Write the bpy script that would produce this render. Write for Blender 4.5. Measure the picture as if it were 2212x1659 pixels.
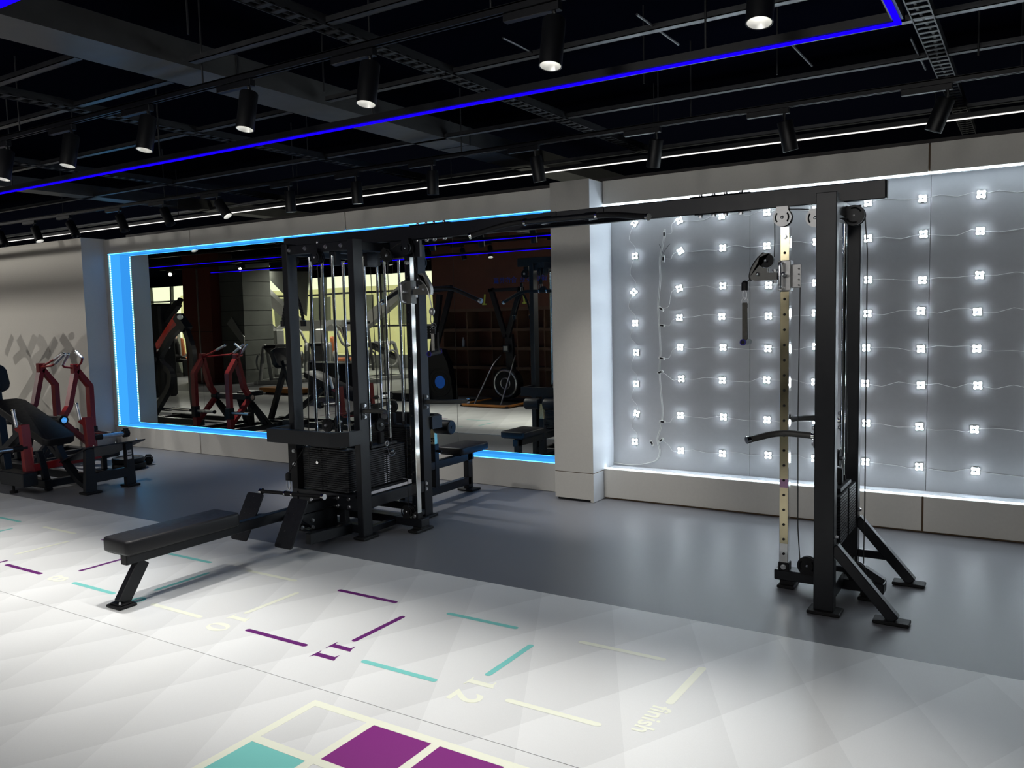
import bpy, bmesh, math, random
from mathutils import Vector, Matrix
random.seed(7)
PI = math.pi
scn = bpy.context.scene
for o in list(bpy.data.objects): bpy.data.objects.remove(o)
COL = scn.collection

# ------------------------------------------------------------------ camera
FPX, YAW, PIT, ROL, CAMZ = 1788.58, -.564329608, .0829506, -.0232971, 1.6
_f = Vector((math.sin(YAW)*math.cos(PIT), math.cos(YAW)*math.cos(PIT), -math.sin(PIT)))
_r = Vector((math.cos(YAW), -math.sin(YAW), 0)); _u = _r.cross(_f)
R_ = math.cos(ROL)*_r + math.sin(ROL)*_u
U_ = -math.sin(ROL)*_r + math.cos(ROL)*_u
cd = bpy.data.cameras.new('camera'); cam = bpy.data.objects.new('camera', cd); COL.objects.link(cam)
cam.matrix_world = Matrix(((R_.x, U_.x, -_f.x, 0), (R_.y, U_.y, -_f.y, 0), (R_.z, U_.z, -_f.z, CAMZ), (0, 0, 0, 1)))
cd.sensor_width = 36; cd.sensor_fit = 'HORIZONTAL'; cd.lens = FPX/2212*36; cd.clip_start = .05; cd.clip_end = 200
scn.camera = cam
def P(px, py, **k):
    """world point seen at a pixel, on a plane of known x, y or z"""
    d = R_*((px-1106)/FPX) - U_*((py-829.5)/FPX) + _f
    (a, v), = k.items(); i = 'xyz'.index(a); o = Vector((0, 0, CAMZ))
    return o + d*((v-o[i])/d[i])
YM = 6.6                                     # mirror plane
def MP(px, py, Y):
    """world point seen at a pixel through the wall mirror, Y = its true depth"""
    q = P(px, py, y=2*YM-Y); return Vector((q.x, Y, q.z))

# ------------------------------------------------------------------ view, world
scn.view_settings.view_transform = 'Standard'; scn.view_settings.look = 'None'
scn.view_settings.gamma = 1; scn.view_settings.exposure = 0.0
scn.view_settings.use_curve_mapping = False
w = bpy.data.worlds.new('world'); scn.world = w; w.use_nodes = True
w.node_tree.nodes['Background'].inputs[0].default_value = (.93, .93, .78, 1)
w.node_tree.nodes['Background'].inputs[1].default_value = 2.0

# ------------------------------------------------------------------ materials
def mat(name, col, rough=.5, metal=0, spec=.5, noise=0, nscale=40, bump=0, bscale=200, emit=None, es=0, coat=0):
    m = bpy.data.materials.new(name); m.use_nodes = True; nt = m.node_tree; b = nt.nodes['Principled BSDF']
    b.inputs['Base Color'].default_value = (*col, 1); b.inputs['Roughness'].default_value = rough
    b.inputs['Metallic'].default_value = metal; b.inputs['Specular IOR Level'].default_value = spec
    b.inputs['Coat Weight'].default_value = coat
    if emit: b.inputs['Emission Color'].default_value = (*emit, 1); b.inputs['Emission Strength'].default_value = es
    tc = nt.nodes.new('ShaderNodeTexCoord')
    if noise:
        n = nt.nodes.new('ShaderNodeTexNoise'); n.inputs['Scale'].default_value = nscale; n.inputs['Detail'].default_value = 5
        nt.links.new(tc.outputs['Object'], n.inputs['Vector'])
        mr = nt.nodes.new('ShaderNodeMapRange'); mr.inputs[3].default_value = 1-noise; mr.inputs[4].default_value = 1+noise
        nt.links.new(n.outputs[0], mr.inputs[0])
        mx = nt.nodes.new('ShaderNodeVectorMath'); mx.operation = 'SCALE'; mx.inputs[0].default_value = col
        nt.links.new(mr.outputs[0], mx.inputs['Scale']); nt.links.new(mx.outputs[0], b.inputs['Base Color'])
        m2 = nt.nodes.new('ShaderNodeMapRange'); m2.inputs[3].default_value = rough*(1-noise); m2.inputs[4].default_value = min(1, rough*(1+noise))
        nt.links.new(n.outputs[0], m2.inputs[0]); nt.links.new(m2.outputs[0], b.inputs['Roughness'])
    if bump:
        n2 = nt.nodes.new('ShaderNodeTexNoise'); n2.inputs['Scale'].default_value = bscale; n2.inputs['Detail'].default_value = 3
        nt.links.new(tc.outputs['Object'], n2.inputs['Vector'])
        bp = nt.nodes.new('ShaderNodeBump'); bp.inputs['Strength'].default_value = bump; bp.inputs['Distance'].default_value = .002
        nt.links.new(n2.outputs[0], bp.inputs['Height']); nt.links.new(bp.outputs[0], b.inputs['Normal'])
    return m
M = {}
M['frame'] = mat('black_powder_coat', (.0065, .0075, .0105), .38, 0, .4, .15, 30, .05, 900)
M['frame2'] = mat('charcoal_powder_coat', (.018, .020, .024), .45, 0, .35, .15, 30)
M['plate'] = mat('black_weight_plate', (.009, .010, .012), .4, 0, .35, .2, 20)
M['grip'] = mat('dark_grip_foam', (.045, .045, .042), .5, 0, .4, .2, 60, .1, 500)
M['rubber'] = mat('black_rubber', (.007, .007, .008), .6, 0, .3, .2, 60, .1, 500)
M['vinyl'] = mat('black_vinyl', (.009, .009, .011), .45, 0, .35, .25, 25, .15, 300)
M['cable'] = mat('black_cable', (.01, .01, .01), .5)
M['chrome'] = mat('chrome', (.82, .82, .80), .10, 1, .5, .3, 12)
M['goldfilm'] = mat('film_covered_chrome', (.62, .55, .36), .22, 1, .5, .3, 9)
M['steel'] = mat('brushed_steel', (.55, .56, .58), .3, 1, .5, .2, 60)
M['knurl'] = mat('knurled_grip', (.62, .64, .68), .38, 1, .5, .1, 80, .3, 600)
M['greymetal'] = mat('grey_painted_bracket', (.10, .10, .095), .4, .3, .5, .15, 40)
M['paleMetal'] = mat('pale_grey_bracket', (.34, .34, .34), .35, .6, .5, .15, 40)
M['red'] = mat('red_powder_coat', (.20, .008, .011), .35, 0, .5, .12, 30)
M['redbright'] = mat('bright_red_powder_coat', (.75, .03, .02), .35, 0, .5, .1, 30)
M['laminate'] = mat('greige_laminate', (.58, .565, .525), .5, 0, .4, .05, 60, .04, 700)
M['tan'] = mat('tan_wallpaper', (.64, .61, .55), .75, 0, .3, .06, 90, .15, 300)
M['trimwood'] = mat('wood_core_joint', (.10, .06, .03), .6, 0, .4, .3, 40)
M['soffit'] = mat('dark_grey_soffit', (.085, .08, .08), .7)
M['white'] = mat('white_laminate', (.62, .65, .70), .45, 0, .4)
M['panel'] = mat('lightbox_back_panel', (.41, .42, .44), .6, 0, .4, .04, 30, .05, 300)
M['ceil'] = mat('black_ceiling', (.002, .0025, .006), 1, 0, 0)
M['lamp'] = mat('black_lamp_body', (.0045, .005, .007), .45, 0, .5)
M['track'] = mat('black_track', (.005, .0055, .008), .4, 0, .35)
M['galv'] = mat('galvanised_duct', (.10, .10, .10), .42, .6, .5, .25, 8)
M['galvdark'] = mat('dark_steel_channel', (.085, .088, .095), .38, .8, .5, .3, 10)
M['tray'] = mat('dark_cable_tray', (.022, .023, .026), .5, .3, .5)
M['reflector'] = mat('lamp_reflector', (.75, .75, .73), .3, .6)
M['mirror'] = mat('mirror_glass', (.74, .76, .70), .0, 1, .5)
def wavy(m):
    nt = m.node_tree; b = nt.nodes['Principled BSDF']; tc = nt.nodes.new('ShaderNodeTexCoord')
    n = nt.nodes.new('ShaderNodeTexNoise'); n.inputs['Scale'].default_value = 1.3; n.inputs['Detail'].default_value = 0
    bp = nt.nodes.new('ShaderNodeBump'); bp.inputs['Strength'].default_value = .2; bp.inputs['Distance'].default_value = .004
    nt.links.new(tc.outputs['Object'], n.inputs['Vector']); nt.links.new(n.outputs[0], bp.inputs['Height']); nt.links.new(bp.outputs[0], b.inputs['Normal'])
wavy(M['mirror'])
M['redcol'] = mat('dark_red_column_cladding', (.16, .035, .025), .35, 0, .5, .1, 5)
M['stone'] = mat('grey_stone_cladding', (.13, .14, .13), .6, 0, .4, .25, 3)
M['palegrey'] = mat('pale_grey_machine_paint', (.33, .34, .33), .4, .2, .5, .1, 20)
M['wood'] = mat('red_brown_wood_panel', (.17, .065, .04), .5, 0, .4, .35, 3)
M['woodshelf'] = mat('brown_shelf_board', (.16, .09, .055), .5, 0, .4, .2, 6)
M['timber'] = mat('orange_timber', (.45, .18, .04), .5, 0, .4, .2, 6)
M['orange'] = mat('orange_pad', (.62, .20, .08), .5)
M['cream'] = mat('cream_print', (.86, .88, .74), .38)
M['purple'] = mat('purple_print', (.13, .012, .15), .42)
M['teal'] = mat('teal_print', (.20, .60, .56), .42)
M['yellowgrip'] = mat('yellow_grip', (.55, .62, .08), .5)
M['bluefoam'] = mat('dark_blue_grip_end', (.02, .012, .22), .4)
M['bluedisc'] = mat('blue_disc', (.01, .10, .55), .4, emit=(.01, .15, .7), es=.15)
M['webbing'] = mat('grey_webbing', (.085, .082, .072), .8, 0, .3, .3, 90, .3, 900)
M['greystrap'] = mat('pale_webbing', (.30, .29, .27), .8, 0, .3, .3, 90)
M['skin'] = mat('skin', (.6, .38, .28), .6)
M['cloth'] = mat('black_cloth', (.012, .012, .014), .8)
M['sticker'] = mat('white_label', (.6, .6, .62), .5)
M['purplefilm'] = mat('purple_film', (.38, .22, .36), .35, .5)
M['black'] = mat('matt_black', (.004, .004, .005), .8)
M['pcb'] = mat('led_board', (.35, .36, .37), .5)
M['wire'] = mat('white_wire', (.62, .64, .62), .5)
M['bluletter'] = mat('blue_letters', (.02, .06, .45), .4, emit=(.02, .08, .6), es=.02)
def emat(name, col, s):
    m = bpy.data.materials.new(name); m.use_nodes = True; nt = m.node_tree; nt.nodes.remove(nt.nodes['Principled BSDF'])
    e = nt.nodes.new('ShaderNodeEmission'); e.inputs[0].default_value = (*col, 1); e.inputs[1].default_value = s
    nt.links.new(e.outputs[0], nt.nodes['Material Output'].inputs[0]); return m
M['led'] = emat('white_led', (.80, .92, 1), 125)
M['littrim'] = emat('white_lit_trim', (.80, .93, 1), 7)  # white recess trim, its lit look put in as emission
M['ceilline'] = emat('white_linear_light', (1, .97, .92), 1.3)
M['blueled'] = emat('violet_blue_led_strip', (.008, .0, 1), 1.3)
M['cyanled'] = emat('sky_blue_led_strip', (.04, .33, 1.0), 1.25)
M['cyanhot'] = emat('sky_blue_led_core', (.05, .38, 1.0), 7.0)
M['pearl'] = emat('cyan_led_dots', (.35, 1.0, .95), 6)
M['lens'] = emat('lamp_lens', (1, .97, .92), 14)
M['lensoff'] = mat('dark_lens', (.05, .05, .05), .2)
M['glass'] = mat('window_glass', (.8, .85, .8), .02)
def glassy(m):
    nt = m.node_tree; b = nt.nodes['Principled BSDF']; tr = nt.nodes.new('ShaderNodeBsdfTransparent'); tr.inputs[0].default_value = (.9, .93, .85, 1)
    gl = nt.nodes.new('ShaderNodeBsdfGlossy'); gl.inputs['Roughness'].default_value = .02
    mx = nt.nodes.new('ShaderNodeMixShader'); mx.inputs[0].default_value = .07
    nt.links.new(tr.outputs[0], mx.inputs[1]); nt.links.new(gl.outputs[0], mx.inputs[2]); nt.links.new(mx.outputs[0], nt.nodes['Material Output'].inputs[0])
    nt.nodes.remove(b)
glassy(M['glass'])
M['facade'] = mat('pale_facade', (.75, .71, .50), .8, 0, .3, .15, 1.2)

def printed_floor():
    m = mat('white_printed_vinyl', (.8, .8, .8), .40, 0, .4); nt = m.node_tree; b = nt.nodes['Principled BSDF']
    g = nt.nodes.new('ShaderNodeNewGeometry'); sx = nt.nodes.new('ShaderNodeSeparateXYZ'); nt.links.new(g.outputs['Position'], sx.inputs[0])
    def mth(op, a, c=None):
        n = nt.nodes.new('ShaderNodeMath'); n.operation = op
        for i, v in ((0, a), (1, c)):
            if v is None: continue
            if isinstance(v, (int, float)): n.inputs[i].default_value = v
            else: nt.links.new(v, n.inputs[i])
        return n.outputs[0]
    def saw(nx, ny, off, sp):
        t = mth('ADD', mth('MULTIPLY', sx.outputs[0], nx/sp), mth('MULTIPLY', sx.outputs[1], ny/sp))
        return mth('FRACT', mth('SUBTRACT', t, off/sp))
    a = saw(-.899, .438, 2.269, .388); c = saw(-.891, -.454, -.896, .395)
    a = mth('MULTIPLY', mth('SUBTRACT', 1.0, a), .075); c = mth('MULTIPLY', mth('SUBTRACT', 1.0, c), .055)
    v = mth('SUBTRACT', mth('SUBTRACT', .80, a), c)
    n = nt.nodes.new('ShaderNodeTexNoise'); n.inputs['Scale'].default_value = 260; n.inputs['Detail'].default_value = 3
    nt.links.new(g.outputs['Position'], n.inputs['Vector'])
    v = mth('ADD', v, mth('MULTIPLY', mth('SUBTRACT', n.outputs[0], .5), .06))
    cb = nt.nodes.new('ShaderNodeCombineXYZ'); nt.links.new(mth('MULTIPLY', v, .985), cb.inputs[0]); nt.links.new(v, cb.inputs[1]); nt.links.new(v, cb.inputs[2])
    nt.links.new(cb.outputs[0], b.inputs['Base Color'])
    bp = nt.nodes.new('ShaderNodeBump'); bp.inputs['Strength'].default_value = .08; bp.inputs['Distance'].default_value = .001
    nt.links.new(n.outputs[0], bp.inputs['Height']); nt.links.new(bp.outputs[0], b.inputs['Normal'])
    return m
M['printfloor'] = printed_floor()
M['greyfloor'] = mat('grey_vinyl_floor', (.17, .175, .192), .42, 0, .6, .05, 1.5, .06, 250)

# ------------------------------------------------------------------ geometry helpers
V = Vector
def fin(name, bm, m, parent=None, smooth=False, **props):
    me = bpy.data.meshes.new(name); bmesh.ops.recalc_face_normals(bm, faces=bm.faces); bm.to_mesh(me); bm.free()
    ms = m if isinstance(m, (list, tuple)) else [m]
    for x in ms: me.materials.append(M[x] if isinstance(x, str) else x)
    if smooth:
        for p in me.polygons: p.use_smooth = True
        try: me.set_sharp_from_angle(angle=math.radians(35))
        except Exception: pass
    o = bpy.data.objects.new(name, me); COL.objects.link(o)
    if parent: o.parent = parent
    for k, v in props.items(): o[k] = v
    return o
def tag(o, label, cat, group=None):
    o['label'] = label; o['category'] = cat
    if group: o['group'] = group
    return o
def thing(name, label, cat, group=None):
    o = bpy.data.objects.new(name, None); o.empty_display_size = .1; COL.objects.link(o)
    return tag(o, label, cat, group)
def bx(bm, x0, x1, y0, y1, z0, z1, bev=0, mi=0):
    vs = [bm.verts.new((x, y, z)) for x in (x0, x1) for y in (y0, y1) for z in (z0, z1)]
    fs = []
    for f in ((0, 1, 3, 2), (4, 6, 7, 5), (0, 4, 5, 1), (2, 3, 7, 6), (0, 2, 6, 4), (1, 5, 7, 3)):
        F = bm.faces.new([vs[i] for i in f]); F.material_index = mi; fs.append(F)
    if bev:
        es = list({e for f in fs for e in f.edges})
        bmesh.ops.bevel(bm, geom=es, offset=bev, segments=1, affect='EDGES', profile=.5)
def frame_axes(d, up=None):
    d = d.normalized(); up = V(up) if up else (V((0, 0, 1)) if abs(d.z) < .95 else V((0, 1, 0)))
    s = d.cross(up).normalized(); u = s.cross(d).normalized(); return s, u
def bar(bm, p, q, w, h, up=None, bev=.004):
    """rectangular tube from p to q, w across, h along up"""
    p, q = V(p), V(q); s, u = frame_axes(q-p, up); vs = []
    for c in (p, q):
        for a, b in ((-1, -1), (1, -1), (1, 1), (-1, 1)): vs.append(bm.verts.new(c + s*(a*w/2) + u*(b*h/2)))
    fs = [bm.faces.new([vs[i] for i in f]) for f in ((0, 1, 2, 3), (7, 6, 5, 4), (0, 4, 5, 1), (1, 5, 6, 2), (2, 6, 7, 3), (3, 7, 4, 0))]
    if bev:
        es = list({e for f in fs for e in f.edges})
        bmesh.ops.bevel(bm, geom=es, offset=min(bev, w/4, h/4), segments=1, affect='EDGES', profile=.5)
def cyl(bm, p, q, r, n=16, r2=None, cap=True):
    p, q = V(p), V(q); s, u = frame_axes(q-p); r2 = r if r2 is None else r2
    A = [bm.verts.new(p + (s*math.cos(2*PI*i/n) + u*math.sin(2*PI*i/n))*r) for i in range(n)]
    B = [bm.verts.new(q + (s*math.cos(2*PI*i/n) + u*math.sin(2*PI*i/n))*r2) for i in range(n)]
    for i in range(n): bm.faces.new((A[i], A[(i+1) % n], B[(i+1) % n], B[i]))
    if cap: bm.faces.new(A[::-1]); bm.faces.new(B)
def fillet(pts, r, k=5):
    pts = [V(p) for p in pts]; out = [pts[0]]
    for i in range(1, len(pts)-1):
        a, b, c = pts[i-1], pts[i], pts[i+1]; d1 = (a-b); d2 = (c-b); t = min(r, d1.length*.45, d2.length*.45)
        p0 = b + d1.normalized()*t; p1 = b + d2.normalized()*t
        for j in range(k+1):
            s = j/k; out.append(p0*(1-s)**2 + b*2*s*(1-s) + p1*s*s)
    out.append(pts[-1]); return out
def sweep(bm, pts, prof, cap=True, up=None):
    """sweep closed profile [(a,b)...] along pts; a = side axis, b = up axis"""
    pts = [V(p) for p in pts]; rings = []; u0 = None
    for i, p in enumerate(pts):
        t = (pts[min(i+1, len(pts)-1)] - pts[max(i-1, 0)]).normalized()
        if u0 is None: s, u = frame_axes(t, up)
        else:
            u = (u0 - t*u0.dot(t)).normalized(); s = t.cross(u).normalized()
        u0 = u; rings.append([bm.verts.new(p + s*a + u*b) for a, b in prof])
    n = len(prof)
    for A, B in zip(rings, rings[1:]):
        for i in range(n): bm.faces.new((A[i], A[(i+1) % n], B[(i+1) % n], B[i]))
    if cap: bm.faces.new(rings[0][::-1]); bm.faces.new(rings[-1])
def circ(r, n=10): return [(r*math.cos(2*PI*i/n), r*math.sin(2*PI*i/n)) for i in range(n)]
def tube(bm, pts, r, n=10, fr=.03): sweep(bm, fillet(pts, fr) if len(pts) > 2 and fr else pts, circ(r, n))
def rtube(bm, pts, w, h, up, fr=.05): sweep(bm, fillet(pts, fr) if len(pts) > 2 and fr else pts, [(-w/2, -h/2), (w/2, -h/2), (w/2, h/2), (-w/2, h/2)], up=up)
def prism(bm, pts, d):
    """extrude polygon pts by vector d"""
    pts = [V(p) for p in pts]; d = V(d); A = [bm.verts.new(p) for p in pts]; B = [bm.verts.new(p+d) for p in pts]; n = len(pts)
    bm.faces.new(A); bm.faces.new(B[::-1])
    for i in range(n): bm.faces.new((A[i], B[i], B[(i+1) % n], A[(i+1) % n]))
def ell(c, ax, ay, rx, ry, n=24, a0=0, a1=2*PI):
    c, ax, ay = V(c), V(ax), V(ay); return [c + ax*rx*math.cos(a0+(a1-a0)*i/n) + ay*ry*math.sin(a0+(a1-a0)*i/n) for i in range(n)]
def torus(bm, c, n_, R, r, k=20, m=8, a0=0, a1=2*PI, sc=(1, 1)):
    s, u = frame_axes(V(n_)); pts = [V(c) + s*R*sc[0]*math.cos(a0+(a1-a0)*i/k) + u*R*sc[1]*math.sin(a0+(a1-a0)*i/k) for i in range(k+1)]
    sweep(bm, pts, circ(r, m))
def ball(bm, c, r, sz=(1, 1, 1), seg=12):
    g = bmesh.ops.create_uvsphere(bm, u_segments=seg, v_segments=seg//2+2, radius=r)
    for v in g['verts']: v.co = V((v.co.x*sz[0], v.co.y*sz[1], v.co.z*sz[2])) + V(c)
def NB(): return bmesh.new()
def box(name, m, parent, *a, bev=0, **props):
    b = NB(); bx(b, *a, bev=bev); return fin(name, b, m, parent, **props)
def Bar(name, m, parent, p, q, w, h, up=None, **props):
    b = NB(); bar(b, p, q, w, h, up); return fin(name, b, m, parent, **props)
def Cyl(name, m, parent, p, q, r, n=16, **props):
    b = NB(); cyl(b, p, q, r, n); return fin(name, b, m, parent, smooth=True, **props)
def Tube(name, m, parent, pts, r, n=10, fr=.03, **props):
    b = NB(); tube(b, pts, r, n, fr); return fin(name, b, m, parent, smooth=True, **props)
def copy_tree(o, parent=None):
    c = o.copy(); COL.objects.link(c); c.parent = parent
    for ch in list(o.children): copy_tree(ch, c)
    return c
def bolts(parent, pts, d, r=.009, m='steel'):
    """bolt heads, one object each, facing direction d"""
    for p in pts:
        b = NB(); p = V(p); dd = V(d).normalized(); cyl(b, p, p+dd*.006, r*1.25, 12); cyl(b, p+dd*.006, p+dd*.014, r, 6); fin('bolt', b, m, parent, smooth=True)
def structure(name, m, *a, bev=0, **pr):
    return box(name, m, None, *a, bev=bev, kind='structure', **pr)

# ================================================================== SETTING
XL, XR, YB = -31.0, 4.0, -7.0
floor = structure('floor', 'greyfloor', XL, XR, YB, 6.9, -.06, -.003)
sheetA = box('vinyl_sheet', 'printfloor', floor, -30, 3.9, 2.4765, 4.02, -.004, .0015, label='white printed vinyl sheet with numbered ladder marks')
sheetB = box('vinyl_sheet', 'printfloor', floor, -30, 3.9, .93, 2.4735, -.004, .0015, label='white printed vinyl sheet with coloured squares')
fb = box('vinyl_seam', 'soffit', floor, -30, 3.9, 2.4735, 2.4765, -.004, .0006)
ceiling = structure('ceiling', 'ceil', XL, XR, YB, 9, 3.40, 3.5)
WF = 6.435                                    # face of the panelled wall
# tan wall on the left, its end return
structure('wall_left_tan', 'tan', XL, -10.365, 6.13, 6.9, -.003, 2.712)
b = NB(); bx(b, -10.3649, -10.3565, 6.128, 6.46, 0, 2.715); 
wp = fin('trim_1', b, 'laminate', None, kind='structure')
# wall core behind
structure('wall_back', 'soffit', -10.36, XR, 6.76, 6.9, -.003, 2.79)
structure('wall_right', 'ceil', XR, XR+.1, YB, 9, 0, 3.4)
structure('wall_left', 'soffit', XL-.1, XL, YB, 9, 0, 3.4)
structure('wall_rear_upper', 'ceil', XL, XR, 8.9, 9.0, 0, 3.5)
# panelled wall pieces (header, plinth), each panel its own piece
wall = bpy.data.objects.new('wall_front', None); COL.objects.link(wall); wall['kind'] = 'structure'
def panel(x0, x1, z0, z1, y=WF, th=.02, m='laminate'):
    return box('wall_panel', m, wall, x0, x1, y, y+th, z0, z1, bev=.0015)
g = .009
for x0, x1 in ((-10.356, -8.592), (-8.588, -6.072), (-6.068, -3.502)): panel(x0+g/2, x1-g/2, 2.515, 2.704)
for x0, x1 in ((-3.128, -.645), (-.641, 2.0), (2.004, XR)): panel(x0+g/2, x1-g/2, 2.515, 2.708)
panel(-10.356, -10.282, .262, 2.512)
for x0, x1 in ((-10.356, -10.337), (-10.333, -8.60), (-8.596, -6.05), (-6.046, -3.502)): panel(x0+g/2, x1-g/2, .0, .258)
for x0, x1 in ((-3.128, -.645), (-.641, 2.0), (2.004, XR)): panel(x0+g/2, x1-g/2, .012, .258, y=6.37 if False else 6.39)
box('joint_backing', 'trimwood', wall, -10.35, XR, WF+.012, WF+.03, 2.52, 2.70)
box('joint_backing', 'trimwood', wall, -10.35, -3.5, WF+.012, WF+.03, 0, .255)
box('joint_backing', 'trimwood', wall, -3.12, XR, 6.402, 6.42, 0, .255)
box('baseboard_recess', 'black', wall, -3.12, XR, 6.405, 6.41, 0, .02)
# recess soffits, sills, jambs
box('recess_soffit', 'laminate', wall, -10.30, -3.5, WF+.02, 6.75, 2.515, 2.535)
box('recess_sill', 'laminate', wall, -10.30, -3.5, WF+.02, 6.75, .238, .258)
box('recess_jamb', 'laminate', wall, -10.302, -10.282, WF+.02, 6.75, .258, 2.515)
box('recess_soffit', 'white', wall, -3.13, XR, WF+.02, 6.75, 2.515, 2.535)
box('recess_sill', 'white', wall, -3.13, XR, 6.41, 6.75, .238, .258)
box('header_top', 'soffit', wall, -10.35, XR, WF+.02, 6.76, 2.70, 2.704)
# column between the two recesses
colm = bpy.data.objects.new('wall_column', None); COL.objects.link(colm); colm['kind'] = 'structure'
box('column_core', 'black', colm, -3.485, -3.15, 6.22, 6.75, .0, 2.69)
box('column_plinth', 'laminate', colm, -3.500, -3.130, 6.195, 6.74, .018, .243, bev=.001)
box('column_corner_block', 'laminate', colm, -3.158, -3.130, 6.195, 6.74, 0, .018)
box('column_shaft', 'laminate', colm, -3.500, -3.131, 6.195, 6.74, .249, 2.704, bev=.001)
box('joint_strip', 'trimwood', colm, -3.498, -3.132, 6.197, 6.74, .243, .249)
box('column_side_panel', 'white', colm, -3.131, -3.128, 6.196, 6.60, .250, 2.70)
box('column_side_panel', 'white', colm, -3.130, -3.127, 6.196, 6.45, .0, .242)

# mirror in three panes
mir = thing('wall_mirror', 'wide frameless wall mirror in panes behind the cable machine, edged with blue light', 'mirror')
for x0, x1 in ((-10.282, -8.702), (-8.698, -6.757), (-6.753, -4.827), (-4.823, -3.5)):
    box('mirror_pane', 'mirror', mir, x0, x1, YM, YM+.006, .258, 2.515)
box('backing_board', 'soffit', mir, -10.282, -3.5, YM+.006, YM+.012, .258, 2.515)
# blue LED strips round the mirror recess
def strip(name, label, m, *a, cat='light strip', grp=None):
    o = box(name, m, None, *a); return tag(o, label, cat, grp)
strip('glow_strip', 'blue LED strip under the header along the top of the mirror recess', 'cyanled', -10.28, -3.502, 6.458, 6.594, 2.508, 2.514)
strip('glow_strip', 'blue LED strip on the sill along the bottom of the mirror recess', 'cyanled', -10.28, -3.502, 6.458, 6.594, .2585, .264)
lj = thing('glow_strip', 'upright cyan LED strip with bright dots on the left jamb of the mirror recess', 'light strip')
box('strip_base', 'cyanled', lj, -10.282, -10.279, 6.452, 6.5995, .266, 2.507)
b = NB()
for i in range(96): bx(b, -10.279, -10.274, 6.452, 6.464, .28+i*.0232, .293+i*.0232)
fin('led_dots', b, 'pearl', lj, kind='stuff')
for a in ((-10.28, -3.502, 6.437, 6.446, 2.509, 2.5145), (-10.28, -3.502, 6.437, 6.446, .2585, .2635), (-3.506, -3.502, 6.437, 6.50, .28, 2.49)): box('led_core', 'cyanhot', lj, *a)
# lightbox
box('lightbox_back', 'panel', wall, -3.13, -1.925, 6.60, 6.62, .258, 2.515)
box('lightbox_back', 'panel', wall, -1.922, -.647, 6.60, 6.62, .258, 2.515)
box('lightbox_back', 'panel', wall, -.644, XR, 6.60, 6.62, .258, 2.515)
strip('glow_strip', 'white ledge trim made to glow as lit, along the bottom of the LED wall recess', 'littrim', -3.12, XR, 6.412, 6.445, .2585, .263)  # recess trim, bottom then top: brightness of lit edges put in as glow
strip('glow_strip', 'white trim made to glow as lit, along the top of the LED wall recess', 'littrim', -3.12, XR, 6.44, 6.475, 2.503, 2.512)

# LED modules
rows = [2.352, 2.101, 1.79, 1.555, 1.30, 1.035, .73, .434]
cols = [-2.502, -2.142, -1.782, -1.42, -1.056, -.693, -.337, .022, .385]
rn = ['top', 'second', 'third', 'fourth', 'fifth', 'sixth', 'seventh', 'bottom']
cn = ['second', 'third', 'fourth', 'fifth', 'sixth', 'seventh', 'eighth', 'ninth', 'tenth']
def make_module():
    t = thing('led_module', '', 'light')
    b = NB(); bx(b, -.028, .028, -.008, 0, -.028, .028, bev=.002); fin('circuit_board', b, 'pcb', t)
    for a in (-1, 1):
        for c in (-1, 1):
            b = NB(); cyl(b, (a*.0165, -.008, c*.0165), (a*.0165, -.013, c*.0165), .0095, 10, r2=.006); fin('led_dome', b, 'led', t)
    b = NB(); bx(b, -.004, .004, -.012, -.008, -.003, .003); bx(b, -.012, -.008, -.011, -.008, -.002, .002); fin('chip', b, 'black', t)
    return t
proto = make_module(); first = True
def put_module(x, z, rot, label):
    global first
    o = proto if first else copy_tree(proto); first = False
    o.location = (x, YM, z); o.rotation_euler = (0, rot, 0); tag(o, label, 'light', 'LED modules on the bare lightbox wall')
mods = {}
for j, z in enumerate(rows):
    for i, x in enumerate(cols):
        xx = x + random.uniform(-.008, .008); zz = z + random.uniform(-.01, .01)
        rot = {(0, 0): -.35, (1, 0): -.5, (2, 0): -.3}.get((j, i), random.uniform(-.05, .05))
        mods[(j, i)] = (xx, zz); put_module(xx, zz, rot, 'white four-dot LED module, %s row, %s column from the left of the LED wall' % (rn[j], cn[i]))
c0 = [(-2.905, 2.355, .6), (-2.904, 2.078, 0), (-2.917, 1.772, .75), (-2.907, 1.507, 0), (-2.901, 1.256, .08), (-2.904, .984, 0), (-2.903, .726, .25), (-2.923, .478, 0)]
for j, (x, z, r) in enumerate(c0): put_module(x, z, r, 'white four-dot LED module in the lone wavy first column, %s from the top' % ['first', 'second', 'third', 'fourth', 'fifth', 'sixth', 'seventh', 'eighth'][j])
yw = YM-.004
for j in range(8):
    pts = []
    for i in range(len(cols)):
        x, z = mods[(j, i)]; pts.append(V((x, yw, z)))
        if i < len(cols)-1:
            x2, z2 = mods[(j, i+1)]
            for k in (.3, .6, .85): pts.append(V((x+(x2-x)*k, yw, z+(z2-z)*k+random.uniform(-.022, .022))))
    b = NB(); sweep(b, pts, circ(.0016, 5)); tag(fin('led_wire', b, 'wire', None, smooth=True), 'thin white wire linking the LED modules of the %s row' % rn[j], 'wire', 'wires between LED modules')
pts = []
for j, (x, z, r) in enumerate(c0):
    pts.append(V((x, yw, z)))
    if j < 7:
        z2 = c0[j+1][1]; s = -.055 if j % 2 == 0 else -.05
        pts += [V((x+s*.8, yw, z+(z2-z)*.3)), V((x+s, yw, z+(z2-z)*.5)), V((x+s*.3+.03, yw, z+(z2-z)*.75))]
b = NB(); sweep(b, fillet(pts, .04, 3), circ(.0016, 5)); tag(fin('led_wire', b, 'wire', None, smooth=True), 'wavy white wire linking the lone first column of LED modules', 'wire')
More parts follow.
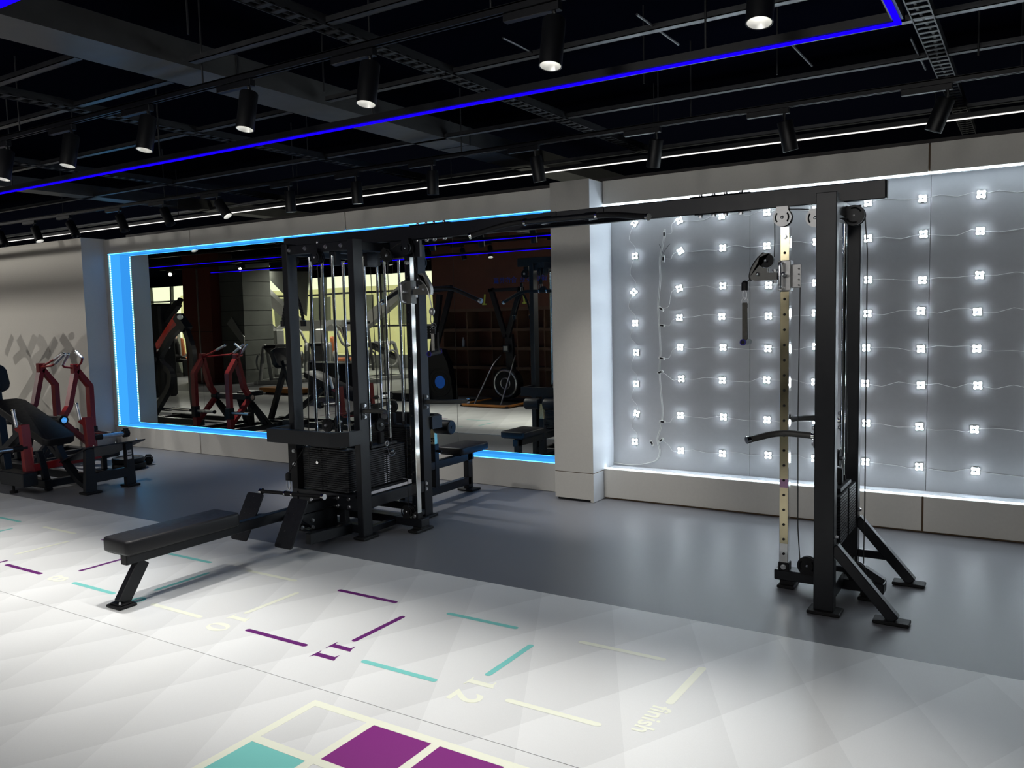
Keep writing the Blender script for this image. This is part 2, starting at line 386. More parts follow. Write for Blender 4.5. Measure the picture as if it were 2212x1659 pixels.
# junction wiring harness with splice boxes
har = thing('wiring_harness', 'bundle of white cable with splice boxes hanging between the first two LED columns', 'cable')
hp = [(1436, 495), (1432, 530), (1424, 560), (1427, 600), (1421, 660), (1424, 700), (1427, 760), (1424, 800), (1428, 850), (1432, 890), (1428, 925), (1418, 950), (1427, 975), (1420, 995), (1390, 1003), (1355, 1010), (1335, 1000), (1318, 1000)]
hp = [P(a, c, y=6.592) for a, c in hp]; hp = [V((q.x, q.y, max(q.z, .268))) for q in hp]
for dx in (-.004, .004): 
    b = NB(); sweep(b, [q+V((dx, dx*.5, 0)) for q in fillet(hp, .06, 3)], circ(.0028, 6)); fin('cable', b, 'wire', har, smooth=True)
for k, (a, c, ang) in enumerate([(1435, 506, 0), (1433, 559, .1), (1428, 667, -.9), (1430, 703, -1.45), (1429, 774, -1.4), (1426, 804, 1.2), (1431, 911, -1.5), (1428, 951, .9), (1408, 957, -.5)]):
    q = P(a, c, y=6.588); b = NB(); bx(b, -.010, .010, -.006, .006, -.028, .028, bev=.002); bx(b, -.007, .007, -.0075, -.006, -.014, .014, mi=1)
    o = fin('splice_box', b, ['wire', 'black'], har); o.location = q; o.rotation_euler = (0, ang, 0)
    row = [0, 1, 2, 3, 4, 5, 6, 7, None][k]
    if row is not None:
        x, z = mods[(row, 0)]; b = NB(); e = V((x-.02, yw, z)); s = q + V((.02, 0, .0))
        sweep(b, fillet([s, s+V((.05, 0, (e.z-s.z)*.2-.02)), e+V((-.05, 0, -.02)), e], .04, 4), circ(.0016, 5)); fin('branch_wire', b, 'wire', har, smooth=True)
for a, c in ((1424, 528), (1447, 527)):
    b = NB(); sweep(b, fillet([P(1432, 548, y=6.59), P((a+1432)/2, 536, y=6.59), P(a, c, y=6.588)], .02, 3), circ(.0018, 5)); fin('loose_lead', b, 'tray', har, smooth=True)

# ------------------------------------------------------------------ floor prints
ZP = .0022
def stroke(p, q, w, m, label=None):
    p, q = V((p[0], p[1], 0)), V((q[0], q[1], 0)); d = (q-p).normalized(); s = V((-d.y, d.x, 0)); pts = []
    for i in range(9): a = -PI/2+PI*i/8; pts.append(q + d*w/2*math.cos(a)*.999 + s*w/2*math.sin(a))
    for i in range(9): a = PI/2+PI*i/8; pts.append(p + d*w/2*math.cos(a) + s*w/2*math.sin(a))
    b = NB(); vs = [b.verts.new((v.x, v.y, ZP)) for v in pts]; b.faces.new(vs)
    return fin('ladder_mark', b, m, sheetA, **({'label': label} if label else {}))
colr = ['purple', 'teal', 'cream']
for k in range(-9, 3):
    c = colr[k % 3]
    # k=0 purple set whose short bar sits at x=-2.83
    x0 = -3.44+.802*k
    xa, xb = x0, x0+.43
    stroke((xa+.02, 2.787), (xb-.0, 2.787), .032, c, c+' printed bar')
    stroke((xa+.0, 3.482), (xb-.01, 3.482), .032, c, c+' printed bar')
    if not (k > 1.5): stroke((x0+.607, 2.955 if k != 2 else 3.1), (x0+.607, 3.32 if k != 2 else 3.47), .032, c, c+' printed bar')
stroke((-1.23, 3.1), (-1.226, 3.475), .036, 'cream', 'cream printed bar')
def flatpoly(pts, m, name, holes=None):
    b = NB(); vs = [b.verts.new((x, y, ZP)) for x, y in pts]; es = [b.edges.new((vs[i], vs[(i+1) % len(vs)])) for i in range(len(vs))]
    for h in holes or []:
        hv = [b.verts.new((x, y, ZP)) for x, y in h]; es += [b.edges.new((hv[i], hv[(i+1) % len(hv)])) for i in range(len(hv))]
    bmesh.ops.triangle_fill(b, edges=es, use_beauty=True)
    for f in b.faces:
        if f.normal.z < 0: f.normal_flip()
    me = bpy.data.meshes.new(name); b.to_mesh(me); b.free(); me.materials.append(M[m]); o = bpy.data.objects.new(name, me); COL.objects.link(o); o.parent = sheetA; return o
# glyphs in local (u right-of-reading, v up); reading runs towards -Y, letters' tops point to +X
def L2W(cx, cy, u, v): return (cx+v, cy-u)
ONE = [(-.040, -.07), (.040, -.07), (.040, -.066), (.018, -.058), (.018, .07), (.012, .07), (-.010, .058), (-.040, .052), (-.040, .047), (-.016, .045), (-.016, -.058), (-.040, -.066)]
def glyph_one(cx, cy, m): flatpoly([L2W(cx, cy, u, v) for u, v in ONE], m, 'numeral')
def ring(cx, cy, rx, ry, ix, iy, m, name='numeral'):
    o = [L2W(cx, cy, rx*math.cos(a), ry*math.sin(a)) for a in [2*PI*i/28 for i in range(28)]]
    h = [L2W(cx, cy, ix*math.cos(a), iy*math.sin(a)) for a in [2*PI*i/28 for i in range(28)]]
    flatpoly(o, m, name, [h])
def text(s, loc, rot, size, m, parent, name, ext=.0, off=0):
    cu = bpy.data.curves.new(name, 'FONT'); cu.body = s; cu.size = size; cu.align_x = 'CENTER'; cu.align_y = 'CENTER'; cu.extrude = ext; cu.offset = off
    t = bpy.data.objects.new(name, cu); COL.objects.link(t); bpy.context.view_layer.update()
    me = bpy.data.meshes.new_from_object(t.evaluated_get(bpy.context.evaluated_depsgraph_get())); bpy.data.objects.remove(t)
    me.name = name; me.materials.clear(); me.materials.append(M[m]); o = bpy.data.objects.new(name, me); COL.objects.link(o)
    o.location = loc; o.rotation_euler = rot
    if parent: o.parent = parent
    return o
glyph_one(-2.826, 2.855, 'purple'); glyph_one(-2.82, 2.74, 'purple')
glyph_one(-3.60, 2.875, 'cream'); ring(-3.60, 2.74, .052, .07, .022, .058, 'cream')
glyph_one(-2.005, 2.862, 'cream'); text('2', (-2.0, 2.725, ZP), (0, 0, -PI/2), .20, 'cream', sheetA, 'numeral', 0, .004)
text('8', (-5.213, 2.786, ZP), (0, 0, -PI/2), .20, 'cream', sheetA, 'numeral', 0, .003)
text('7', (-6.0, 2.80, ZP), (0, 0, -PI/2), .20, 'purple', sheetA, 'numeral', 0, .003)
text('9', (-4.41, 2.79, ZP), (0, 0, -PI/2), .20, 'teal', sheetA, 'numeral', 0, .003)
text('finish', (-1.243, 2.93, ZP), (0, 0, -PI/2), .115, 'cream', sheetA, 'word', 0, .0022)
# coloured square grid on the near sheet
def rect(x0, x1, y0, y1, m, z=ZP, name='printed_square', label=None):
    b = NB(); vs = [b.verts.new(p) for p in ((x0, y0, z), (x1, y0, z), (x1, y1, z), (x0, y1, z))]; b.faces.new(vs)
    return fin(name, b, m, sheetB, **({'label': label} if label else {}))
gx = [-2.492+.325*i for i in range(4)]; gy = [2.060-.327*j for j in range(4)]
b = NB(); 
for i in range(5):
    x = -2.532+.325*i; bx(b, x, x+.040, 1.04, 2.389, .0005, ZP)
for j in range(5):
    for i in range(4): bx(b, -2.492+.325*i, -2.492+.325*i+.285, 2.349-.327*j, 2.389-.327*j, .0005, ZP)
fin('grid_lines', b, 'cream', sheetB, label='cream printed grid lines')
pat = {(1, 0): 'purple', (2, 0): 'purple', (0, 1): 'teal', (2, 1): 'teal', (0, 2): 'purple', (1, 3): 'teal'}
M['purple2'] = mat('magenta_print', (.22, .012, .20), .45)
for (i, j), c in pat.items():
    rect(gx[i], gx[i]+.285, gy[j], gy[j]+.287, 'purple2' if c == 'purple' else c, ZP+.0004, 'printed_square', c+' printed square')

# ================================================================== CEILING
ZT = 2.87
def track(x0, x1, y, label):
    t = thing('lamp_track', label, 'track')
    b = NB(); bx(b, x0, x1, y-.018, y-.008, ZT-.0, ZT+.03); bx(b, x0, x1, y+.008, y+.018, ZT, ZT+.03); bx(b, x0, x1, y-.018, y+.018, ZT+.024, ZT+.032); fin('rail', b, 'track', t)
    x = x0+.7
    while x < x1: 
        Cyl('hanger_rod', 'tray', t, (x, y, ZT+.03), (x, y, 3.4), .005, 8); x += 1.9
track(-16, XR-.1, 3.06, 'black lamp track of the nearest row of spotlights'); track(-16, XR-.1, 5.49, 'black lamp track just in front of the mirror wall')
track(-16, XR-.1, 1.02, 'black lamp track overhead behind the blue light line'); track(-16, XR-.1, -1.33, 'black lamp track farthest from the mirror wall')
def spotlight(top, bot, lit, energy, label, group, size=1.15, blend=.6, adapter=True, soft=.022):
    t = thing('track_spotlight', label, 'spotlight', group)
    top, bot = V(top), V(bot); d = (bot-top).normalized(); n = 24; r = .048
    b = NB(); s, u = frame_axes(d)
    def rg(c, rr): return [b.verts.new(c + (s*math.cos(2*PI*i/n)+u*math.sin(2*PI*i/n))*rr) for i in range(n)]
    R = [rg(top, r*.93), rg(top+d*.006, r), rg(bot-d*.001, r), rg(bot, r*.97), rg(bot-d*.002, r*.90)]
    b.faces.new(R[0][::-1])
    for A, B in zip(R, R[1:]):
        for i in range(n): b.faces.new((A[i], A[(i+1) % n], B[(i+1) % n], B[i]))
    fin('lamp_tube', b, 'lamp', t, smooth=True)
    b = NB(); A = [b.verts.new(bot-d*.002 + (s*math.cos(2*PI*i/n)+u*math.sin(2*PI*i/n))*r*.90) for i in range(n)]
    B = [b.verts.new(bot-d*.045 + (s*math.cos(2*PI*i/n)+u*math.sin(2*PI*i/n))*r*.55) for i in range(n)]
    for i in range(n): b.faces.new((A[i], A[(i+1) % n], B[(i+1) % n], B[i]))
    fin('reflector', b, 'reflector' if lit else 'lamp', t, smooth=True)
    b = NB(); cyl(b, bot-d*.046, bot-d*.045, r*.56, n); fin('lens', b, 'lens' if lit else 'lensoff', t)
    k = top - d*-.02
    Tube('yoke', 'lamp', t, [top+d*.03, top-d*.02, V((top.x, top.y-.005, ZT-.025))], .010, 8, .02)
    box('adapter', 'track', t, top.x-.24, top.x+.03, top.y-.018, top.y+.018, ZT-.034, ZT+.001, bev=.002)
    if lit:
        L = bpy.data.lights.new('spot', 'SPOT'); L.energy = energy; L.spot_size = size; L.spot_blend = blend; L.shadow_soft_size = soft; L.color = (1, .975, .93)
        lo = bpy.data.objects.new('bulb', L); COL.objects.link(lo); lo.location = bot - d*.036; lo.rotation_euler = d.to_track_quat('-Z', 'Y').to_euler(); lo.parent = t
EA = 150
names = ['first', 'second', 'third', 'fourth', 'fifth', 'sixth', 'seventh', 'eighth', 'ninth', 'tenth', 'eleventh', 'twelfth', 'thirteenth', 'fourteenth']
xa = [-.852, -1.70, -2.70, -3.55, -4.42, -5.22, -6.01, -6.9, -7.8, -8.6]
litA = [1, 1, 1, 1, 1, 1, 1, 1, 0, 1]
for i, x in enumerate(xa): spotlight((x, 3.075, 2.805), (x, 3.034, 2.607), litA[i], EA, 'black track spotlight pointing straight down, %s from the right in the nearest row' % names[i], 'spotlights of the nearest row', size=.98, blend=1)
rb = [((2045, 213), (2012, 290), 0), ((1695, 262), (1705, 325), 0), ((1418, 305), (1406, 362), 0), ((1157, 345), (1162, 397), 0), ((934, 377), (934, 425), 0), ((769, 396), (771, 440), 1), ((625, 414), (627, 457), 1),
      ((471, 440), (492, 474), 1), ((354, 455), (370, 492), 0), ((258, 467), (270, 502), 0), ((150, 480), (165, 513), 0), ((74, 485), (84, 521), 1), ((-2, 498), (10, 532), 0)]
for i, (tp, bp_, lit) in enumerate(rb):
    a = P(*tp, y=5.5); a.z = 2.79; c = P(*bp_, y=5.5); d = (c-a); lit = lit or i in (1, 2, 3); d.y = .038 if i in (1, 2, 3) else .012 if i != 7 else .03; c = a + d.normalized()*.19
    spotlight(a, c, lit, 30 if i in (5, 6) else 65 if i < 4 else 230, 'black track spotlight, %s from the right in the row along the mirror wall' % names[i], 'spotlights along the mirror wall', size=.85 if i < 4 else 1.0, blend=1)
xc = [-5.98, -7.0, -7.83, -8.7, -9.6, -10.7, -11.66, -12.43, -13.47, -14.35]
xc[1] = -6.9; xc[4] = -10.1
for i, x in enumerate(xc):
    tl = (.05 if i % 3 else -.06)
    spotlight((x+2.0, 1.02, 2.805), (x+2.0+tl, 1.02 if i not in (1, 4) else 1.08, 2.61), i in (1, 4, 7), 85 if i in (1, 4) else 50, 'black track spotlight seen in the mirror, %s from the right in the middle row' % names[i], 'spotlights of the middle row', size=1.5 if i in (1, 4) else .98, blend=.8)
for i in range(9):
    x = -3.2-1.15*i; spotlight((x, -1.33, 2.805), (x, -1.33, 2.61), 0, 0, 'black unlit track spotlight seen in the mirror, %s from the right in the back row' % names[i], 'spotlights of the back row')
for i, x in enumerate(()):
    spotlight((x, .99, 2.805), (x, 1.10, 2.63), 1, 95, 'black track spotlight out of view above the camera, %s from the right' % names[i], 'spotlights above the camera', size=2.5, blend=1)
# blue LED line rectangle
bl = thing('blue_light_line', 'violet-blue LED line hung in a long rectangle under the ceiling', 'light strip')
for a in ((-15, -.45, 3.468, 3.481), (-15, -.45, 1.47, 1.50)): box('led_line', 'blueled', bl, a[0], a[1], a[2], a[3], 2.645, 2.655)
box('led_line', 'blueled', bl, -.47, -.45, 1.47, 3.485, 2.645, 2.655)
for a in ((-15, -.44, 3.455, 3.495), (-15, -.44, 1.46, 1.51), (-.48, -.44, 1.46, 3.495)): box('channel', 'track', bl, a[0], a[1], a[2], a[3], 2.656, 2.69)
for x in (-1.2, -3.05, -4.9, -6.75, -8.6): Cyl('hanger_rod', 'tray', bl, (x, 3.475, 2.69), (x, 3.475, 3.4), .005, 8)
# white linear light
wl = thing('linear_light', 'thin white light line running above the whole panelled wall', 'light')
box('diffuser', 'ceilline', wl, -16, XR-.1, 6.295, 6.312, 2.812, 2.818)
box('channel', 'track', wl, -16, XR-.1, 6.285, 6.322, 2.819, 2.85)
for x in (-.6, -2.6, -4.6, -6.6, -8.6): Cyl('hanger_rod', 'tray', wl, (x, 6.303, 2.85), (x, 6.303, 3.4), .004, 8)
# duct
dc = thing('air_duct', 'broad grey metal duct crossing the ceiling towards the mirror wall', 'duct')
box('duct_body', 'galv', dc, -4.29, -3.965, YB+.1, 8.8, 3.0, 3.14)
for y in (1.0, 3.35, 5.7): box('joint_flange', 'galvdark', dc, -4.295, -3.96, y, y+.012, 2.996, 3.145)
dc2 = thing('air_duct', 'smaller grey metal duct crossing the ceiling above the red machines', 'duct')
box('duct_body', 'galv', dc2, -9.0, -8.76, .1, 8.8, 3.0, 3.12)
box('joint_flange', 'galvdark', dc2, -9.005, -8.755, 4.0, 4.01, 2.996, 3.125)
# steel channels along X
for nm, x0, x1, y in (('left of the duct, nearest the camera', -12, -4.3, 2.60), ('left of the duct, second from the camera', -12, -4.3, 3.15), ('right of the duct above the blue line', -3.9, XR-.1, 4.02), ('left of the duct, third from the camera', -12, -4.3, 4.07),
                  ('right of the duct, behind the blue line', -3.9, XR-.1, 4.65), ('crossing above the spotlights of the mirror wall', -14, XR-.1, 5.38), ('nearest the mirror wall', -14, XR-.1, 6.9), ('right of the duct, nearest the camera', -3.9, XR-.1, 3.0)):
    b = NB(); bx(b, x0, x1, y-.025, y+.025, 3.0, 3.004); bx(b, x0, x1, y-.025, y-.021, 3.0, 3.03); bx(b, x0, x1, y+.021, y+.025, 3.0, 3.03)
    tag(fin('ceiling_channel', b, 'galvdark'), 'dark steel ceiling channel ' + nm, 'beam')
# cable trays along Y
def cabletray(x, y0, y1, label, w=.10, z=2.99):
    t = thing('cable_tray', label, 'cable tray')
    b = NB(); bx(b, x-w/2, x-w/2+.006, y0, y1, z, z+.05); bx(b, x+w/2-.006, x+w/2, y0, y1, z, z+.05); fin('side_rail', b, 'tray', t)
    b = NB(); y = y0
    while y < y1: bx(b, x-w/2, x+w/2, y, y+.03, z+.004, z+.010); y += .085
    fin('rungs', b, 'tray', t, kind='stuff')
    b = NB(); pts = [V((x+random.uniform(-.02, .02), y0+(y1-y0)*i/30, z+.02)) for i in range(31)]; sweep(b, pts, circ(.012, 6)); fin('cable', b, 'rubber', t)
cabletray(-2.93, YB+.2, 6.9, 'dark perforated cable tray crossing the ceiling right of the duct')
cabletray(-5.31, YB+.2, 6.9, 'dark perforated cable tray crossing the ceiling left of the duct')
cabletray(-7.42, YB+.2, 6.9, 'dark perforated cable tray crossing the ceiling over the left end of the mirror')
cabletray(-.50, YB+.2, 7.9, 'dark ladder cable tray at the right end of the blue light line')
# threaded rods and thin conduits
for i, (x, y) in enumerate(((-3.62, 3.7), (-2.0, 4.7), (-5.0, 4.9), (-6.6, 3.9), (-1.3, 5.0), (-.3, 5.3), (-2.4, 5.9))):
    pass
rods = NB()
for x, y in ((-3.62, 3.7), (-2.0, 4.7), (-5.0, 4.9), (-6.6, 3.9), (-1.3, 5.0), (-.3, 5.3), (-2.4, 5.9), (-4.7, 2.2), (-3.4, 2.6)): cyl(rods, (x, y, 2.95), (x, y, 3.4), .005, 6)
tag(fin('ceiling_rods', rods, 'tray', None, kind='stuff'), 'scattered thin threaded rods hanging from the black ceiling', 'rod')
for i, (x, y0, y1) in enumerate(((-.95, 3.6, 4.0), (-1.65, 3.8, 4.35), (-1.15, 4.6, 5.2), (-2.35, 3.7, 4.2), (-.6, 5.0, 5.7))):
    b = NB(); cyl(b, (x, y0, 3.02), (x, y1, 3.02), .006, 6); tag(fin('conduit', b, 'galvdark'), 'short thin conduit under the black ceiling, %s from the right' % names[[1, 3, 2, 4, 0][i]], 'conduit', 'short ceiling conduits')

# ================================================================== CABLE MACHINE
cm = thing('cable_machine', 'huge black multi-station cable machine whose two towers are joined by a long overhead beam', 'gym machine')
F = 'frame'
def foot(x0, x1, y0, y1, name='foot_plate'):
    b = NB(); bx(b, x0, x1, y0, y1, 0, .018, bev=.004); o = fin(name, b, 'rubber', cm)
    cx, cy = (x0+x1)/2, (y0+y1)/2
    return o
def plates(cx, cy, z0, n, axis, w=.46, d=.105, pitch=.0158, mark=None):
    """weight plates with recessed centre, stacked; axis = long direction"""
    b = NB(); hw, hd = w/2, d/2
    if axis == 'x':
        prof = [(-hw+.012, -hd), (-.030, -hd), (-.022, -hd+.006), (.022, -hd+.006), (.030, -hd), (hw-.012, -hd), (hw, -hd+.012), (hw, hd-.012), (hw-.012, hd), (.03, hd), (.022, hd-.006), (-.022, hd-.006), (-.03, hd), (-hw+.012, hd), (-hw, hd-.012), (-hw, -hd+.012)]
    else:
        prof = [(-hd, -hw+.012), (-hd, -.030), (-hd+.006, -.022), (-hd+.006, .022), (-hd, .030), (-hd, hw-.012), (-hd+.012, hw), (hd-.012, hw), (hd, hw-.012), (hd, .03), (hd-.006, .022), (hd-.006, -.022), (hd, -.03), (hd, -hw+.012), (hd-.012, -hw), (-hd+.012, -hw)]
    prism(b, [(x, y, 0) for x, y in prof], (0, 0, pitch-.0042))
    me0 = fin('weight_plate', b, 'plate', cm); me = me0.data; me0.location = (cx, cy, z0)
    for i in range(1, n):
        o = bpy.data.objects.new('weight_plate', me); COL.objects.link(o); o.parent = cm; o.location = (cx, cy, z0+pitch*i)
    if mark:
        b = NB()
        for i in range(n-4):
            z = z0+pitch*i+.004
            if axis == 'y':
                xs = cx+(hd+.0006)*mark
                for yy in (-.028, .012): bx(b, xs-.0005, xs+.0005, cy+yy, cy+yy+.022, z, z+.006)
        fin('weight_numbers', b, 'sticker', cm, kind='stuff', label='white printed weight numbers')
    zt = z0+pitch*n
    return zt
def stack(cx, cy, z0, n, axis, mark=None, side=-1):
    zt = plates(cx, cy, z0, n, axis, mark=mark)
    for s in (-.115, .115):
        x, y = (cx+s, cy) if axis == 'x' else (cx, cy+s)
        Cyl('guide_rod', 'chrome', cm, (x, y, z0-.02), (x, y, 2.06), .0105, 14)
        Cyl('rod_bushing', 'rubber', cm, (x, y, zt+.002), (x, y, zt+.05), .017, 14)
        Cyl('rod_collar', 'rubber', cm, (x, y, z0-.035), (x, y, z0-.004), .02, 14)
    # head plate, selector stem and travelling pulley
    w, d = (.30, .08) if axis == 'x' else (.08, .30)
    box('top_plate', 'plate', cm, cx-w/2, cx+w/2, cy-d/2, cy+d/2, zt, zt+.022, bev=.003)
    box('pulley_yoke', 'rubber', cm, cx-.022, cx+.022, cy-.022, cy+.022, zt+.02, zt+.11, bev=.004)
    wheel((cx, cy, zt+.165), axis, .05, 'travelling pulley'); return zt
def wheel(c, axis, r, label=None, name='pulley', par=None, brk=True):
    """sheave with side plates; axis 'x' means the wheel lies in the XZ plane"""
    c = V(c); par = par or cm; n = V((0, 1, 0)) if axis == 'x' else V((1, 0, 0))
    t_ = 'x' if axis == 'x' else 'y'; a = V((1, 0, 0)) if axis == 'x' else V((0, 1, 0)); up = V((0, 0, 1))
    b = NB(); N = 28
    prof = [(r*.25, -.010), (r*.82, -.007), (r, -.011), (r*.9, 0), (r, .011), (r*.82, .007), (r*.25, .010)]
    rings = [[b.verts.new(c + n*h + a*q*math.cos(2*PI*i/N) + up*q*math.sin(2*PI*i/N)) for i in range(N)] for q, h in prof]
    for A, B in zip(rings, rings[1:]):
        for i in range(N): b.faces.new((A[i], A[(i+1) % N], B[(i+1) % N], B[i]))
    b.faces.new(rings[0][::-1]); b.faces.new(rings[-1])
    o = fin(name, b, 'rubber', par, smooth=True)
    b = NB(); cyl(b, c-n*.024, c+n*.024, .012, 14); ball(b, c+n*.024, .010, (1, 1, 1), 10); ball(b, c-n*.024, .010, (1, 1, 1), 10); fin('axle_bolt', b, 'steel', par, smooth=True)
    return o
def slot_plate(c, axis, r, off, m='frame', tail=None, par=None, ang=PI/2):
    """side cheek of a pulley: disc joined to a tail, with curved slots"""
    c = V(c); par = par or cm; n = V((0, 1, 0)) if axis == 'x' else V((1, 0, 0)); a = V((1, 0, 0)) if axis == 'x' else V((0, 1, 0)); up = V((0, 0, 1))
    def W(u, v): return c + n*off + a*u + up*v
    out = [W(r*math.cos(t), r*math.sin(t)) for t in [ang+.75 + (2*PI-1.5)*i/26 for i in range(27)]]
    if tail:
        d = V((math.cos(ang), math.sin(ang))); s = V((-d.y, d.x)); hw = r*.62
        p1 = d*tail - s*hw; p2 = d*tail + s*hw; out += [W(p1.x, p1.y), W(p2.x, p2.y)]
    b = NB(); vs = [b.verts.new(p) for p in out]; es = [b.edges.new((vs[i], vs[(i+1) % len(vs)])) for i in range(len(vs))]
    for ca in (ang+PI/2, ang-PI/2):
        A = [ca-.75+1.5*i/8 for i in range(9)]; h = [W(r*.80*math.cos(t), r*.80*math.sin(t)) for t in A] + [W(r*.62*math.cos(t), r*.62*math.sin(t)) for t in A[::-1]]
        hv = [b.verts.new(p) for p in h]; es += [b.edges.new((hv[i], hv[(i+1) % len(hv)])) for i in range(len(hv))]
    bmesh.ops.triangle_fill(b, edges=es, use_beauty=True)
    r_ = bmesh.ops.extrude_face_region(b, geom=b.faces[:]); bmesh.ops.translate(b, verts=[g_ for g_ in r_['geom'] if isinstance(g_, bmesh.types.BMVert)], vec=n*.005)
    fin('pulley_bracket', b, m, par)
def rail(x, yc, z0, z1, holes, face=-1):
    """square chromed column with a row of pin holes"""
    o = box('slide_rail', 'chrome', cm, x-.025, x+.025, yc-.025, yc+.025, z0, z1, bev=.003)
    b = NB(); z = z0+.10
    while z < z1-.08: cyl(b, (x, yc-.0252, z), (x, yc-.0262, z), .0075, 12); cyl(b, (x, yc+.0262, z), (x, yc+.0252, z), .0075, 12); z += .085
    fin('pin_holes', b, 'black', cm, kind='stuff')
# ---- right tower
xr = -.905
for y0, y1 in ((4.425, 4.495), (5.105, 5.175)):
    box('post', F, cm, -.955, -.855, y0, y1, .018, 2.18, bev=.003)
foot(-.985, -.82, 4.40, 4.52); foot(-.985, -.82, 5.08, 5.20)
box('cross_member', F, cm, -.945, -.865, 4.496, 5.104, 2.075, 2.155, bev=.003)
box('base_rail', F, cm, -1.245, -.66, 4.755, 4.855, .042, .10, bev=.004)
box('base_cross_rail', F, cm, -.945, -.865, 4.496, 4.754, .06, .14, bev=.003); box('base_cross_rail', F, cm, -.945, -.865, 4.856, 5.104, .06, .14, bev=.003)
foot(-1.225, -1.13, 4.735, 4.875); foot(-.79, -.70, 4.735, 4.875)
box('foot_spacer', 'rubber', cm, -1.215, -1.14, 4.765, 4.845, .018, .042); box('foot_spacer', 'rubber', cm, -.78, -.71, 4.765, 4.845, .018, .042)
for yb, zb in ((4.46, .36), (5.14, .36)):
    Bar('brace', F, cm, (-.862, yb, zb), (-.565, yb, .02), .055, .055, up=(0, 0, 1)); foot(-.665, -.495, yb-.045, yb+.045)
    bolts(cm, [(-.853, yb, zb+.05)], (1, 0, 0))
Bar('brace_strut', F, cm, (-.855, 5.14, .155), (-.70, 5.14, .155), .045, .045)
rail(-1.19, 4.775, .10, 2.055, 20)
box('rail_clip', 'rubber', cm, -1.22, -1.16, 4.745, 4.805, .10, .15, bev=.003); bolts(cm, [(-1.19, 4.745, .125), (-1.19, 4.75, 2.0)], (0, -1, 0), .012)
box('film_strip', 'goldfilm', cm, -1.213, -1.167, 4.7485, 4.7498, .26, 1.695); box('film_strip', 'goldfilm', cm, -1.213, -1.167, 4.7485, 4.7498, 1.87, 2.02); box('film_tag', 'purplefilm', cm, -1.213, -1.167, 4.7475, 4.7486, .585, .635)
b = NB(); z = .20
while z < 2.0: cyl(b, (-1.19, 4.7475, z), (-1.19, 4.7465, z), .0075, 12); z += .0855
fin('pin_holes', b, 'black', cm, kind='stuff')
stack(-.905, 4.80, .335, 17, 'y')
wheel((-1.202, 4.76, 2.105), 'x', .047); slot_plate((-1.202, 4.745, 2.105), 'x', .05, -.012, 'paleMetal', .06); slot_plate((-1.202, 4.745, 2.105), 'x', .05, .028, 'greymetal', .06)
wheel((-1.03, 4.78, 2.09), 'x', .045); slot_plate((-1.03, 4.77, 2.09), 'x', .05, -.016, 'paleMetal', .05)
wheel((-.828, 4.76, 2.085), 'x', .05); slot_plate((-.828, 4.74, 2.085), 'x', .054, -.012, 'frame', .12, ang=PI-.35); slot_plate((-.828, 4.74, 2.085), 'x', .054, .03, 'frame', .12, ang=PI-.35)
wheel((-1.058, 4.765, .150), 'x', .05); slot_plate((-1.058, 4.745, .150), 'x', .054, -.010, 'rubber', .05, ang=-PI/2)
wheel((-.80, 4.765, .155), 'x', .05); slot_plate((-.80, 4.745, .155), 'x', .054, -.010, 'rubber', .05, ang=-PI/2)
Bar('pulley_arm', F, cm, (-.77, 4.80, .16), (-.665, 4.80, .10), .05, .04)
Tube('cable', 'cable', cm, [(-1.102, 4.765, .16), (-1.115, 4.765, .35), (-1.118, 4.765, 1.0), (-1.11, 4.765, 1.715)], .0032, 6)
Tube('cable', 'cable', cm, [(-.778, 4.765, 2.07), (-.765, 4.765, 1.9), (-.762, 4.765, .5), (-.765, 4.765, .20)], .0032, 6)
Tube('cable', 'cable', cm, [(-.87, 4.80, 2.04), (-.865, 4.80, 1.2), (-.858, 4.80, .80)], .0032, 6)
Tube('cable', 'cable', cm, [(-1.19, 4.765, 2.152), (-1.1, 4.775, 2.145), (-1.01, 4.78, 2.13)], .0032, 6)
Tube('cable', 'cable', cm, [(-1.249, 4.76, 2.10), (-1.248, 4.76, 1.98), (-1.25, 4.76, 1.89)], .0032, 6)
